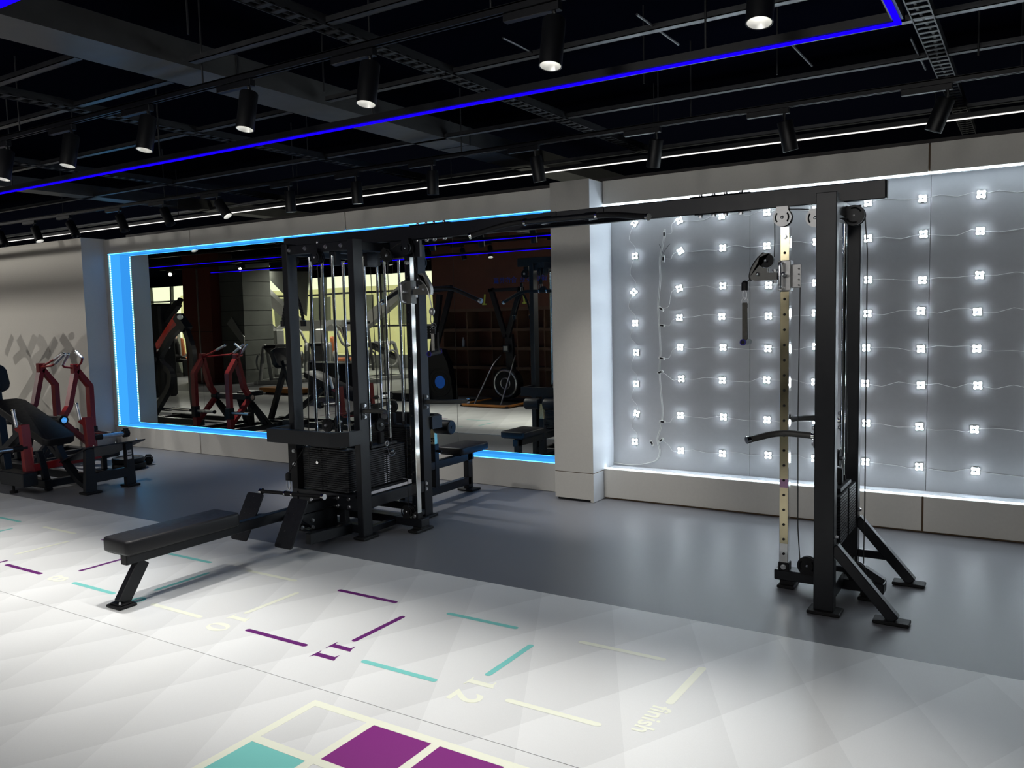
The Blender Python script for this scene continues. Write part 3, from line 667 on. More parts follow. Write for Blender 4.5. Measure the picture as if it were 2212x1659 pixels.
def carriage(x, y, s, pol, ms):
    """sliding carriage with swivel pulley arm; s = +1 arm to +X, -1 arm to -X"""
    box('carriage', ms, cm, x-.034, x+.034, y-.034, y+.034, 1.70, 1.868, bev=.003)
    b = NB(); tube(b, [(x-.012, y-.034, 1.855), (x-.012, y-.085, 1.855), (x-.012, y-.085, 1.715), (x-.012, y-.034, 1.715)], .0085, 10, .022); fin('grab_handle', b, 'steel', cm, smooth=True)
    b = NB(); cyl(b, (x+.004, y-.034, 1.79), (x+.004, y-.075, 1.79), .012, 14); ball(b, (x+.004, y-.078, 1.79), .013); fin('pull_pin', b, 'steel', cm, smooth=True)
    box('carriage_tab', ms, cm, x-s*.034-(.05 if s > 0 else 0), x-s*.034+(.05 if s < 0 else 0), y-.004, y+.004, 1.715, 1.845, bev=.002)
    bolts(cm, [(x-s*.072, y-.004, z) for z in (1.73, 1.76, 1.79, 1.82)], (0, -1, 0), .004, 'greymetal')
    def W(a, c): return V((x+s*a, y-.018, c))
    cir = [(.105+.044*math.cos(t), 1.874+.044*math.sin(t)) for t in [-1.75+(PI+1.0)*i/16 for i in range(17)]]
    out = [(.045, 1.765), (.045, 1.804), (.095, 1.806), (.095, 1.832)] + cir[::1] + [(.160, 1.872), (.182, 1.845), (.196, 1.81), (.198, 1.785), (.188, 1.768), (.165, 1.762)]
    out = [(.045, 1.765), (.045, 1.804), (.095, 1.806), (.095, 1.832)] + [(.105-.044*math.sin(t), 1.874-.044*math.cos(t)) for t in [0, -.5, -1.0, -1.5, -2.0, -2.5, -3.0, -3.5]] + [(.150, 1.89), (.166, 1.868), (.184, 1.842), (.196, 1.81), (.198, 1.785), (.188, 1.768), (.165, 1.762)]
    b = NB(); prism(b, [W(a, c) for a, c in out], (0, .005, 0)); prism(b, [W(a, c)+V((0, .033, 0)) for a, c in out], (0, .005, 0)); fin('swivel_plate', b, 'greymetal' if pol < 0 else 'paleMetal', cm)
    b = NB(); pts = [W(.122, 1.918), W(.160, 1.885), W(.192, 1.835), W(.202, 1.79), W(.196, 1.762)]; sweep(b, [p+V((0, .018, 0)) for p in fillet(pts, .04)], [(-.004, -.016), (.004, -.016), (.004, .016), (-.004, .016)], up=(0, 1, 0)); fin('cable_guard', b, 'rubber' if s < 0 else 'paleMetal', cm, smooth=True)
    for a, c in ((.105, 1.874), (.150, 1.80)):
        b = NB(); cyl(b, W(a, c)-V((0, .014, 0)), W(a, c)+V((0, .045, 0)), .008, 12); ball(b, W(a, c)-V((0, .014, 0)), .010); fin('axle_bolt', b, 'steel', cm, smooth=True)
    b = NB(); cyl(b, W(.060, 1.745)+V((0, .018, 0)), W(.060, 1.812)+V((0, .018, 0)), .010, 12); cyl(b, W(.060, 1.812)+V((0, .018, 0)), W(.060, 1.822)+V((0, .018, 0)), .017, 12); fin('swivel_bolt', b, 'steel', cm, smooth=True)
    Cyl('sheave', 'rubber', cm, W(.105, 1.874)+V((0, .008, 0)), W(.105, 1.874)+V((0, .030, 0)), .040, 20)
carriage(-1.19, 4.775, -1, -1, 'paleMetal')
# dip handles, right tower
def dip(root, bend, tip, m='grip'):
    root, bend, tip = V(root), V(bend), V(tip); s = 1 if bend.x > root.x else -1
    t = box('handle_plate', F, cm, min(root.x, root.x+s*.006), max(root.x, root.x+s*.006), root.y-.028, root.y+.028, root.z-.06, root.z+.06, bev=.002)
    bolts(cm, [(root.x+s*.006, root.y, root.z+.042), (root.x+s*.006, root.y, root.z-.042)], (s, 0, 0), .01)
    d = (tip-bend).normalized()
    Tube('dip_handle', m, cm, [root+V((s*.006, 0, 0)), bend, tip], .017, 14, .08)
    b = NB(); cyl(b, tip-d*.004, tip+d*.016, .0195, 18); fin('end_cap', b, 'chrome', cm, smooth=True)
    Cyl('collar', 'chrome', cm, root+V((s*.008, 0, 0)), root+V((s*.022, 0, 0)), .0185, 16)
dip((-.955, 4.46, .935), (-1.14, 4.46, .945), (-1.265, 4.33, .915)); dip((-.955, 5.14, .935), (-1.14, 5.14, .945), (-1.265, 5.26, .915))
# long beam
box('top_beam', F, cm, -5.19, -.68, 4.775, 4.825, 2.165, 2.264, bev=.004)
box('beam_end_cap', 'rubber', cm, -.68, -.675, 4.777, 4.823, 2.167, 2.262, bev=.002)
for xs in (-3.69, -1.56):
    bx0 = xs; 
    box('splice_plate', F, cm, bx0-.19, bx0+.17, 4.77, 4.83, 2.265, 2.269, bev=.002); box('splice_plate', F, cm, bx0-.16, bx0+.16, 4.77, 4.83, 2.160, 2.165, bev=.002)
    for q in (-.13, -.05, .02, .11): bolts(cm, [(bx0+q, 4.80, 2.269)], (0, 0, 1), .010); bolts(cm, [(bx0+q, 4.80, 2.160)], (0, 0, -1), .013)
# pull-up bar in front of the beam
b = NB(); tube(b, [(-3.14, 4.50, 2.125), (-2.93, 4.62, 2.195), (-2.20, 4.62, 2.195), (-1.905, 4.50, 2.145)], .0175, 16, .10); o = fin('pull_up_bar', b, 'rubber', cm, smooth=True)
for x in (-2.79, -2.28): Cyl('ring', 'chrome', cm, (x-.012, 4.62, 2.195), (x+.004, 4.62, 2.195), .024, 20)
Cyl('bare_bar', 'frame', cm, (-2.78, 4.62, 2.1955), (-2.29, 4.62, 2.1955), .0185, 18)
Cyl('end_cap', 'chrome', cm, (-3.14, 4.50, 2.125), (-3.153, 4.4925, 2.12), .021, 16); Cyl('end_cap', 'chrome', cm, (-1.905, 4.50, 2.145), (-1.89, 4.494, 2.142), .021, 16)
for x in (-2.70, -2.36):
    Bar('bar_bracket', F, cm, (x, 4.63, 2.195), (x, 4.775, 2.215), .03, .05); box('bracket_plate', F, cm, x-.05, x+.05, 4.768, 4.7745, 2.18, 2.265, bev=.002)
# ---- left tower
for x0, x1 in ((-4.80, -4.745), (-4.135, -4.08)):
    for y0, y1 in ((4.39, 4.49), (5.11, 5.21)):
        box('post', F, cm, x0, x1, y0, y1, .018, 2.168, bev=.003); foot(x0-.03 if x0 < -4.5 else x0-.022, x1+.03 if x0 > -4.5 else x1+.02, y0-.03, y1+.03)
for y0 in (4.41, 5.13): box('cross_member', F, cm, -4.745, -4.135, y0, y0+.06, 2.09, 2.155, bev=.003)
for x0 in (-4.795, -4.13): box('cross_member', F, cm, x0, x0+.045, 4.491, 5.109, 2.085, 2.15, bev=.003)
bolts(cm, [(-4.735, 4.41, 2.12), (-4.57, 4.41, 2.125), (-4.36, 4.41, 2.125), (-4.21, 4.41, 2.125)], (0, -1, 0), .012)
bolts(cm, [(-4.44, 4.41, 2.155)], (0, 0, 1))
box('tower_top_plate', F, cm, -4.50, -4.34, 4.74, 4.86, 2.151, 2.164)
box('centre_beam', F, cm, -4.45, -4.39, 4.471, 5.60, 2.09, 2.15, bev=.003)
# lower frame: front plate with windows
b = NB()
bx(b, -4.745, -4.135, 4.40, 4.412, .20, .305, bev=.002)
fin('front_plate', b, F, cm)
bolts(cm, [(-4.60, 4.40, .245), (-4.33, 4.40, .285), (-4.33, 4.40, .225), (-4.22, 4.40, .285), (-4.22, 4.40, .225)], (0, -1, 0), .012)
for x in (-4.58, -4.30): Bar('lower_upright', F, cm, (x, 4.43, .05), (x, 4.43, .30), .06, .05, up=(0, 1, 0))
for y in (4.43, 5.17): box('base_rail', F, cm, -4.745, -4.135, y-.03, y+.03, .04, .10, bev=.003)
for x in (-4.77, -4.108): 
    box('base_rail', F, cm, x-.025, x+.025, 4.491, 5.109, .215, .30, bev=.003)
    box('lower_beam', F, cm, x-.025, x+.025, 4.491, 5.109, .03, .075, bev=.003)
for y in (4.43, 5.17): box('stack_shelf', F, cm, -4.745, -4.135, y-.05, y+.05, .302, .32)
for x in (-4.68, -4.25): box('stack_shelf', F, cm, x-.05, x+.05, 4.55, 5.05, .30, .318)
bolts(cm, [(-4.083, 5.13, .28), (-4.083, 5.13, .235)], (1, 0, 0), .012)
# base beam to the right with chrome rail
box('base_rail', F, cm, -4.083, -3.835, 4.75, 4.85, .035, .095, bev=.004); box('base_rail', F, cm, -4.75, -4.083, 4.76, 4.84, .035, .095, bev=.003)
foot(-3.93, -3.835, 4.70, 4.90); box('foot_spacer', 'rubber', cm, -3.92, -3.845, 4.76, 4.84, .018, .035)
rail(-3.895, 4.78, .095, 2.045, 20); box('rail_clip', 'rubber', cm, -3.925, -3.865, 4.75, 4.81, .095, .14, bev=.003); bolts(cm, [(-3.895, 4.75, .118), (-3.895, 4.753, 2.0)], (0, -1, 0), .012)
box('rail_bracket', F, cm, -4.08, -3.80, 4.79, 4.82, 2.04, 2.164, bev=.002)
carriage(-3.895, 4.78, 1, -1, 'greymetal')
wheel((-3.89, 4.76, 2.105), 'x', .047); slot_plate((-3.89, 4.745, 2.105), 'x', .05, -.012, 'frame', .07); slot_plate((-3.89, 4.745, 2.105), 'x', .05, .03, 'frame', .07)
wheel((-3.965, 4.765, .145), 'x', .043); slot_plate((-3.965, 4.745, .145), 'x', .05, -.010, 'rubber', .05, ang=-PI/2)
wheel((-4.02, 4.70, 2.055), 'x', .043); slot_plate((-4.02, 4.69, 2.055), 'x', .048, -.014, 'rubber', .06, ang=2.4)
wheel((-4.442, 4.40, 2.053), 'x', .042); slot_plate((-4.442, 4.385, 2.053), 'x', .047, -.014, 'frame', .07)
slot_plate((-4.442, 4.40, 2.053), 'x', .047, .028, 'frame', .07)
wheel((-4.25, 4.80, 2.04), 'y', .045); slot_plate((-4.23, 4.80, 2.04), 'y', .048, .016, 'rubber', .08)
wheel((-4.42, 5.56, 2.06), 'y', .045); slot_plate((-4.40, 5.56, 2.06), 'y', .055, .014, 'frame2', .09); slot_plate((-4.44, 5.56, 2.06), 'y', .055, -.018, 'frame2', .09)
wheel((-5.10, 4.80, 2.08), 'x', .045); slot_plate((-5.10, 4.78, 2.08), 'x', .052, -.012, 'frame', .10)
box('pulley_mount', F, cm, -4.36, -4.30, 4.44, 4.50, 1.99, 2.09, bev=.003); box('pulley_mount', F, cm, -4.18, -4.14, 4.60, 4.72, 1.98, 2.08, bev=.003)
# stacks
stack(-4.435, 4.43, .335, 20, 'x'); stack(-4.25, 4.80, .335, 18, 'y', mark=1); stack(-4.435, 5.17, .335, 24, 'x'); stack(-4.68, 4.80, .335, 18, 'y')
# selector pins
Cyl('selector_pin', 'chrome', cm, (-4.475, 4.377, .545), (-4.475, 4.345, .545), .012, 16)
Tube('pin_cord', 'cable', cm, [(-4.475, 4.35, .545), (-4.47, 4.345, .60), (-4.425, 4.37, .665)], .003, 6)
b = NB(); cyl(b, (-4.197, 4.83, .578), (-4.165, 4.83, .578), .013, 14); ball(b, (-4.16, 4.83, .578), .014); fin('selector_pin', b, 'chrome', cm, smooth=True)
torus_b = NB(); torus(torus_b, (-4.17, 4.78, .645), (1, 0, 0), .017, .006, 18, 8); fin('pin_ring', torus_b, 'paleMetal', cm, smooth=True)
Tube('pin_cord', 'steel', cm, [(-4.17, 4.78, .625), (-4.16, 4.79, .56), (-4.155, 4.83, .545), (-4.16, 4.87, .565)], .003, 6)
# cables, left tower
for pts in ([(-4.442, 4.40, 2.0), (-4.438, 4.42, .84)], [(-4.484, 4.40, 2.05), (-4.53, 4.35, 1.2), (-4.545, 4.33, .5)], [(-4.25, 4.755, 2.04), (-4.248, 4.78, 1.2), (-4.248, 4.79, .81)], [(-4.25, 4.845, 2.04), (-4.215, 4.84, 1.4), (-4.20, 4.825, .9)],
            [(-3.89, 4.765, 2.152), (-3.95, 4.73, 2.14), (-4.0, 4.70, 2.097)], [(-3.843, 4.765, 2.09), (-3.82, 4.765, 1.95), (-3.79, 4.765, 1.88)], [(-3.965, 4.765, .19), (-3.962, 4.77, 1.0), (-3.955, 4.775, 1.72)],
            [(-4.435, 5.17, 2.08), (-4.435, 5.17, .93)], [(-4.36, 4.46, 2.0), (-4.36, 4.46, 1.2), (-4.385, 4.45, .68)]):
    Tube('cable', 'cable', cm, pts, .0032, 6, .2)
# rope station cable
Tube('cable', 'cable', cm, [(-5.147, 4.78, 2.07), (-5.15, 4.78, 2.02)], .0032, 6)
# guards: U-shaped flat bars front and rear
def guard(s):
    y0 = 4.39 if s < 0 else 5.21; yf = y0+s*.19
    pts = [(-4.80, y0, .755), (-4.80, yf+(-s)*.0, .755), (-4.17, yf, .755), (-4.085, yf-s*.07, .755), (-4.085, y0, .755)]
    b = NB(); sweep(b, [V(p) for p in pts], [(-.026, -.05), (.026, -.05), (.026, .05), (-.026, .05)], up=(0, 0, 1)); fin('thigh_guard', b, F, cm)
guard(-1); guard(1)
box('cable_shroud', 'rubber', cm, -4.775, -4.70, 4.34, 4.388, .38, .70, bev=.006)
box('side_cover', 'rubber', cm, -4.735, -4.675, 4.335, 4.40, .335, .70, bev=.003)
bolts(cm, [(-4.70, 4.335, .62), (-4.70, 4.335, .52)], (0, -1, 0), .012)
# dip handles
dip((-4.08, 4.44, .935), (-3.87, 4.44, .945), (-3.735, 4.27, .935)); dip((-4.08, 5.16, .93), (-3.90, 5.16, .935), (-3.80, 5.33, .93))
# seated row bench, towards the camera
def pad(name, x0, x1, y0, y1, z0, z1, par, bev=.018, m='vinyl'):
    b = NB(); vs = [b.verts.new((x, y, z)) for x in (x0, x1) for y in (y0, y1) for z in (z0, z1)]
    fs = [b.faces.new([vs[i] for i in f]) for f in ((0, 1, 3, 2), (4, 6, 7, 5), (0, 4, 5, 1), (2, 3, 7, 6), (0, 2, 6, 4), (1, 5, 7, 3))]
    ve = [e for e in b.edges if abs(e.verts[0].co.z-e.verts[1].co.z) > .001 and abs(e.verts[0].co.x-e.verts[1].co.x) < 1e-4]
    bmesh.ops.bevel(b, geom=ve, offset=.035, segments=4, affect='EDGES', profile=.5)
    he = [e for e in b.edges if abs(e.verts[0].co.z-e.verts[1].co.z) < .0001]
    bmesh.ops.bevel(b, geom=he, offset=bev, segments=3, affect='EDGES', profile=.5)
    return fin(name, b, m, par, smooth=True)
pad('bench_seat', -4.50, -4.245, 2.665, 3.45, .305, .39, cm, .016)
box('seat_board', 'rubber', cm, -4.48, -4.265, 2.69, 3.43, .296, .306)
Bar('bench_rail', F, cm, (-4.372, 2.72, .262), (-4.372, 4.40, .262), .055, .068)
box('rail_end_cap', 'rubber', cm, -4.398, -4.346, 2.715, 2.721, .23, .294)
Bar('bench_leg', F, cm, (-4.372, 2.83, .228), (-4.358, 2.68, .02), .05, .075, up=(0, 1, 0)); b = NB(); bx(b, -4.425, -4.292, 2.625, 2.735, 0, .018, bev=.005); bx(b, -4.41, -4.307, 2.64, 2.72, .018, .026, bev=.003); fin('foot_plate', b, 'rubber', cm); bolts(cm, [(-4.325, 2.65, .026)], (0, 0, 1), .006)
# foot plates of the row station
for s, xc_ in ((1, -4.165), (-1, -4.60)):
    a = V((xc_-.085, 3.83, .40)); c = V((xc_+.085, 3.83, .40)); dn = V((-.0, -.17, -.295)) ; pts = []
    hw = .080
    def FP(u, v): return V((xc_+u, 3.87, .40)) + dn*(v/.34)
    for cu, cv, a0 in ((hw-.02, .02, -PI/2), (hw-.02, .32, 0), (-hw+.02, .32, PI/2), (-hw+.02, .02, PI)):
        for i in range(5): t = a0+PI/2*i/4; pts.append(FP(cu+.02*math.cos(t), cv+.02*math.sin(t)))
    b = NB(); prism(b, pts, (0, .010, -.006)); fp = fin('foot_rest', b, 'frame', cm)
    b = NB()
    for i in range(5):
        for j in range(8):
            if (i+j) % 2: continue
            q = FP(-.055+.0275*i, .03+.04*j); bar(b, q+V((-.006, -.0015, .0015)), q+V((.006, -.0015, .008)), .003, .002, bev=0)
    fin('tread_studs', b, 'frame2', fp, kind='stuff')
    Bar('foot_rest_arm', F, cm, (xc_-s*.04, 3.84, .235), (-4.372+s*.02, 3.92, .235), .04, .05)
b = NB(); prism(b, [(-4.40, 4.0, .23), (-4.40, 4.40, .21), (-4.40, 4.40, .06), (-4.40, 4.18, .10)], (.055, 0, 0)); fin('gusset', b, F, cm)
b = NB(); bar(b, (-4.372, 4.10, .10), (-4.372, 4.40, .06), .14, .012); fin('gusset_plate', b, F, cm); bolts(cm, [(-4.345, 4.05, .14), (-4.345, 4.15, .17), (-4.345, 4.15, .12)], (1, 0, 0), .011)
Bar('lower_pulley_arm', F, cm, (-4.22, 3.98, .09), (-4.22, 4.40, .07), .05, .075)
# lat pulldown seat at the rear
pad('bench_seat', -4.53, -4.25, 5.86, 6.30, .375, .44, cm, .014)
box('seat_board', 'rubber', cm, -4.50, -4.28, 5.89, 6.27, .366, .376)
Bar('bench_rail', F, cm, (-4.40, 5.21, .315), (-4.40, 6.22, .315), .055, .07); Bar('base_rail', F, cm, (-4.40, 5.21, .09), (-4.40, 6.17, .09), .055, .07)
Bar('bench_leg', F, cm, (-4.40, 6.16, .35), (-4.40, 6.16, .02), .055, .075, up=(0, 1, 0)); foot(-4.48, -4.31, 6.09, 6.23)
Bar('upright', F, cm, (-4.40, 5.66, .12), (-4.40, 5.66, .50), .06, .06, up=(0, 1, 0)); Bar('roller_post', 'goldfilm', cm, (-4.40, 5.66, .48), (-4.40, 5.66, .66), .045, .045, up=(0, 1, 0))
b = NB(); cyl(b, (-4.40, 5.625, .55), (-4.40, 5.627, .55), .007, 10); cyl(b, (-4.40, 5.625, .525), (-4.40, 5.627, .525), .007, 10); fin('pin_holes', b, 'black', cm, kind='stuff')
Cyl('adjust_knob', 'rubber', cm, (-4.37, 5.66, .44), (-4.32, 5.66, .44), .010, 12)
for a, c in ((-4.60, -4.43), (-4.37, -4.20)):
    b = NB(); cyl(b, (a, 5.66, .655), (c, 5.66, .655), .062, 28); es = [e for e in b.edges if len(e.link_faces) == 2 and any(len(f.verts) > 5 for f in e.link_faces)]; bmesh.ops.bevel(b, geom=es, offset=.012, segments=3, affect='EDGES', profile=.5); fin('thigh_roller', b, 'vinyl', cm, smooth=True)
Cyl('roller_axle', 'frame2', cm, (-4.60, 5.66, .655), (-4.195, 5.66, .655), .012, 14)
# rear guard's cable etc.
Tube('cable', 'cable', cm, [(-4.42, 5.605, 2.06), (-4.42, 5.607, 1.98)], .0032, 6)

# ------------------------------------------------------------------ attachments (things of their own)
def carabiner(par, top, h, m='steel', r=.0035):
    top = V(top); w = h*.22; b = NB(); c = top - V((0, 0, h/2)); torus(b, c, (0, 1, 0), h/2, r, 20, 6, sc=(.42, 1) if True else (1, 1)); fin('carabiner', b, m, par, smooth=True)
def stopper(par, c, m='rubber'):
    c = V(c); b = NB(); ball(b, c+V((0, 0, .012)), .020, (1, 1, 1), 14); cyl(b, c+V((0, 0, .010)), c-V((0, 0, .025)), .020, 16); fin('cable_stopper', b, m, par, smooth=True)
# right tower strap handle
sh = thing('strap_handle', 'single grey webbing handle hanging from the swivel pulley of the right tower', 'cable handle')
t0 = V((-1.418, 4.765, 1.735))
Tube('cable', 'cable', sh, [(-1.388, 4.765, 1.775), (-1.405, 4.765, 1.758), t0+V((0, 0, .025))], .0032, 6, .01); stopper(sh, t0)
carabiner(sh, t0-V((0, 0, .022)), .055)
b = NB(); torus(b, t0-V((0, 0, .085)), (0, 1, 0), .019, .0025, 20, 6); fin('d_ring', b, 'steel', sh, smooth=True)
b = NB(); bx(b, -.0145, .0145, -.0035, -.0005, -.31, -.094); bx(b, -.0145, .0145, -.0005, .012, -.125, -.094)
for v in b.verts: v.co += t0
fin('webbing', b, 'webbing', sh)
b = NB(); bar(b, t0+V((-.004, .01, -.10)), t0+V((-.012, .05, -.305)), .029, .003, up=(0, 1, 0), bev=0); fin('webbing', b, 'cloth', sh)
Cyl('grip_tube', 'rubber', sh, t0+V((-.008, -.01, -.322)), t0+V((-.008, .11, -.322)), .017, 18)
b = NB(); torus(b, t0+V((-.008, -.012, -.322)), (0, 1, 0), .015, .004, 20, 6); fin('grip_end', b, 'bluefoam', sh, smooth=True)
# left tower ankle strap
sh2 = thing('strap_handle', 'pale webbing handle with violet grip rings hanging from the left tower\'s swivel pulley', 'cable handle')
t1 = V((-3.685, 4.765, 1.64))
b = NB(); sweep(b, fillet([V((-3.79, 4.765, 1.875)), V((-3.72, 4.765, 1.82)), V((-3.70, 4.765, 1.73)), t1+V((0, 0, .03))], .05), circ(.0045, 8)); fin('cable', b, 'paleMetal', sh2, smooth=True)
b = NB(); ball(b, t1, .022, (1, 1, 1.3)); fin('cable_stopper', b, 'paleMetal', sh2, smooth=True)
carabiner(sh2, t1-V((0, 0, .02)), .07)
b = NB(); torus(b, t1-V((-.01, 0, .105)), (0, 1, 0), .022, .003, 20, 6); torus(b, t1-V((-.01, 0, .118)), (0, 1, 0), .014, .003, 16, 6); fin('d_ring', b, 'steel', sh2, smooth=True)
box('strap_stitching', 'rubber', sh2, t1.x-.012, t1.x+.024, t1.y-.004, t1.y+.004, t1.z-.16, t1.z-.128)
box('webbing', 'greystrap', sh2, t1.x-.012, t1.x+.014, t1.y-.003, t1.y, t1.z-.29, t1.z-.16); box('webbing', 'cloth', sh2, t1.x+.016, t1.x+.030, t1.y+.03, t1.y+.033, t1.z-.29, t1.z-.15)
Cyl('grip_tube', 'rubber', sh2, t1+V((0, -.05, -.305)), t1+V((.015, .06, -.29)), .018, 16)
for a in (V((0, -.05, -.305)), V((.015, .06, -.29))):
    b = NB(); torus(b, t1+a, (0, 1, 0), .018, .0035, 20, 6); fin('grip_ring', b, 'bluefoam', sh2, smooth=True)
# lat bar
lb = thing('lat_bar', 'wide black lat pulldown bar with chrome ends hanging at the back of the left tower', 'cable bar')
L0 = P(914, 598, y=5.607); Tube('cable', 'cable', lb, [(-4.42, 5.607, 1.98), (L0.x, 5.607, L0.z+.02)], .0032, 6); stopper(lb, L0)
carabiner(lb, L0-V((-.01, 0, .02)), .07); carabiner(lb, L0-V((.01, 0, .02)), .07)
pl = [P(a, c, y=5.607) for a, c in ((827, 652), (868, 624), (976, 622), (1036, 649))]
Tube('bar', 'rubber', lb, pl, .0165, 14, .08)
for a, c in ((pl[0], pl[1]), (pl[3], pl[2])): d = (a-c).normalized(); Cyl('end_cap', 'chrome', lb, a-d*.004, a+d*.022, .02, 16)
q = (pl[1]+pl[2])/2; 
b = NB(); prism(b, [q+V((-.05, -.01, .012)), q+V((.05, -.01, .012)), q+V((.02, -.01, .05)), q+V((-.02, -.01, .05))], (0, .02, 0)); fin('hanger_plate', b, 'rubber', lb)
for s in (-.045, .045): Cyl('clamp_ring', 'chrome', lb, q+V((s-.006, 0, 0)), q+V((s+.006, 0, 0)), .022, 16)
# row bar
rbar = thing('row_bar', 'short black rotating bar with chrome ends resting above the foot rests of the left tower', 'cable bar')
A, B_ = P(566, 1061, y=4.12), P(697, 1073, y=4.12)
Cyl('bar', 'rubber', rbar, A, B_, .0135, 16); d = (B_-A).normalized()
for q, s in ((A, -1), (B_, 1)): Cyl('end_cap', 'chrome', rbar, q-d*s*.006, q+d*s*.018, .021, 18)
for f_ in (.40, .52): q = A.lerp(B_, f_); Cyl('swivel_ring', 'chrome', rbar, q-d*.006, q+d*.006, .020, 16)
q = A.lerp(B_, .46); Cyl('swivel_sleeve', 'rubber', rbar, q-d*.028, q+d*.028, .018, 16)
q2 = q+V((0, 0, .125)); stopper(rbar, q2); carabiner(rbar, q2-V((0, 0, .02)), .075)
Tube('cable', 'cable', rbar, [q2+V((0, 0, .02)), (-4.545, 4.33, .70)], .0032, 6, 0); 
# triceps rope
rp = thing('triceps_rope', 'black twisted rope with rubber end stoppers hanging behind the left front post', 'rope')
Tube('cable', 'cable', rp, [(-5.15, 4.78, 2.02), (-5.15, 4.80, 1.97)], .0032, 6, 0); stopper(rp, (-5.15, 4.80, 1.95)); carabiner(rp, (-5.15, 4.80, 1.93), .06)
for ex in (-5.262, -5.03):
    pts = [V((-5.14, 4.80, 1.87)).lerp(V((ex, 4.80, 1.60)), i/40) + V((.02*math.sin(PI*i/40)*(1 if ex > -5.1 else -1), 0, 0)) for i in range(41)]
    b = NB()
    for ph in (0, 2*PI/3, 4*PI/3):
        sweep(b, [p+V((math.cos(ph+i*.55)*.007, math.sin(ph+i*.55)*.007, 0)) for i, p in enumerate(pts)], circ(.0078, 6))
    fin('rope_strand', b, 'rubber', rp, smooth=True)
    e = pts[-1]; Cyl('rope_collar', 'chrome', rp, e, e-V((0, 0, .006)), .023, 18); Cyl('rope_end', 'rubber', rp, e-V((0, 0, .006)), e-V((0, 0, .05)), .023, 18)

# ================================================================== RED LEVER MACHINE (plate-loaded row), against the tan wall
rm = thing('lever_row_machine', 'plate-loaded machine with two dark red A-shaped lever arms near the mirror\'s left end', 'gym machine')
def arm(xa, s):
    pr = [(5.43, 1.13), (5.455, 1.075), (5.60, .88), (5.60, .10)]
    pts = [V((xa, y, z)) for y, z in pr]
    b = NB(); rtube(b, [pts[1], pts[2], pts[3]], .055, .085, (1, 0, 0), .015); fin('lever_arm', b, 'red', rm)
    b = NB(); rtube(b, [V((xa, 5.445, 1.09)), V((xa, 5.335, .66)), V((xa, 5.24, .52))], .055, .085, (1, 0, 0), .015); fin('lever_arm', b, 'red', rm)
    Bar('lever_arm', 'red', rm, (xa, 5.245, .50), (xa, 5.585, .16), .055, .075, up=(1, 0, 0))
    box('arm_head', 'red', rm, xa-.035, xa+.035, 5.40, 5.485, 1.04, 1.15, bev=.005)
    Cyl('pivot', 'rubber', rm, (xa-.05, 5.24, .515), (xa+.05, 5.24, .515), .055, 24); Cyl('pivot_cap', 'chrome', rm, (xa+.05, 5.24, .515), (xa+.058, 5.24, .515), .034, 20)
    G = [((92, 795), (112, 790), (119, 785), (139, 765), 5.32), ((95, 788), (108, 782), (118, 776), (136, 764), 5.44)] if s < 0 else [((152, 797), (138, 793), (135, 788), (147, 765), 5.32), ((160, 793), (176, 784), (178, 774), (164, 760), 5.46)]
    for p0, p1, p2, p3, yy in G:
        q = [P(*pp_, y=yy) for pp_ in (p0, p1, p2, p3)]; q[0] = V((xa, 5.44, 1.10))
        Tube('grip_rod', 'red', rm, q[:3], .012, 10, .03); Cyl('grip', 'knurl', rm, q[2], q[3], .017, 14); ball_ = NB(); ball(ball_, q[3], .019); fin('grip_cap', ball_, 'chrome', rm, smooth=True)
    box('pin_plate', 'rubber', rm, xa-.045, xa+.045, 5.56, 5.645, .24, .40, bev=.004)
    Cyl('plate_pin', 'steel', rm, (xa+.045, 5.60, .33), (xa+.40, 5.60, .33), .022, 18); Cyl('pin_end', 'rubber', rm, (xa+.40, 5.60, .33), (xa+.42, 5.60, .33), .026, 18)
    Cyl('arm_stop', 'rubber', rm, (xa, 5.60, .04), (xa, 5.60, .10), .045, 18)
    for k in (0, .09): Bar('upright', F, rm, (xa+.0, 5.25-k*.2, .46), (xa+.0, 4.98-k, .07), .05, .06, up=(1, 0, 0))
arm(-9.48, 1); arm(-10.22, -1)
for x in (-9.48, -10.22): Bar('base_rail', F, rm, (x, 4.78, .06), (x, 5.75, .06), .07, .07)
for y in (5.70, 4.80): Bar('base_rail', F, rm, (-10.28, y, .06), (-9.42, y, .06), .07, .07)
Bar('axle_beam', F, rm, (-10.22, 5.22, .515), (-9.48, 5.22, .515), .06, .08)
Bar('centre_column', F, rm, (-9.85, 4.98, .06), (-9.85, 5.12, .52), .07, .09, up=(1, 0, 0)); Bar('seat_post', F, rm, (-9.85, 4.92, .06), (-9.85, 4.92, .50), .06, .07, up=(1, 0, 0))
Bar('centre_rail', F, rm, (-9.85, 4.78, .06), (-9.85, 5.70, .06), .07, .07)
pad('seat_pad', -10.0, -9.70, 4.78, 5.06, .50, .57, rm)
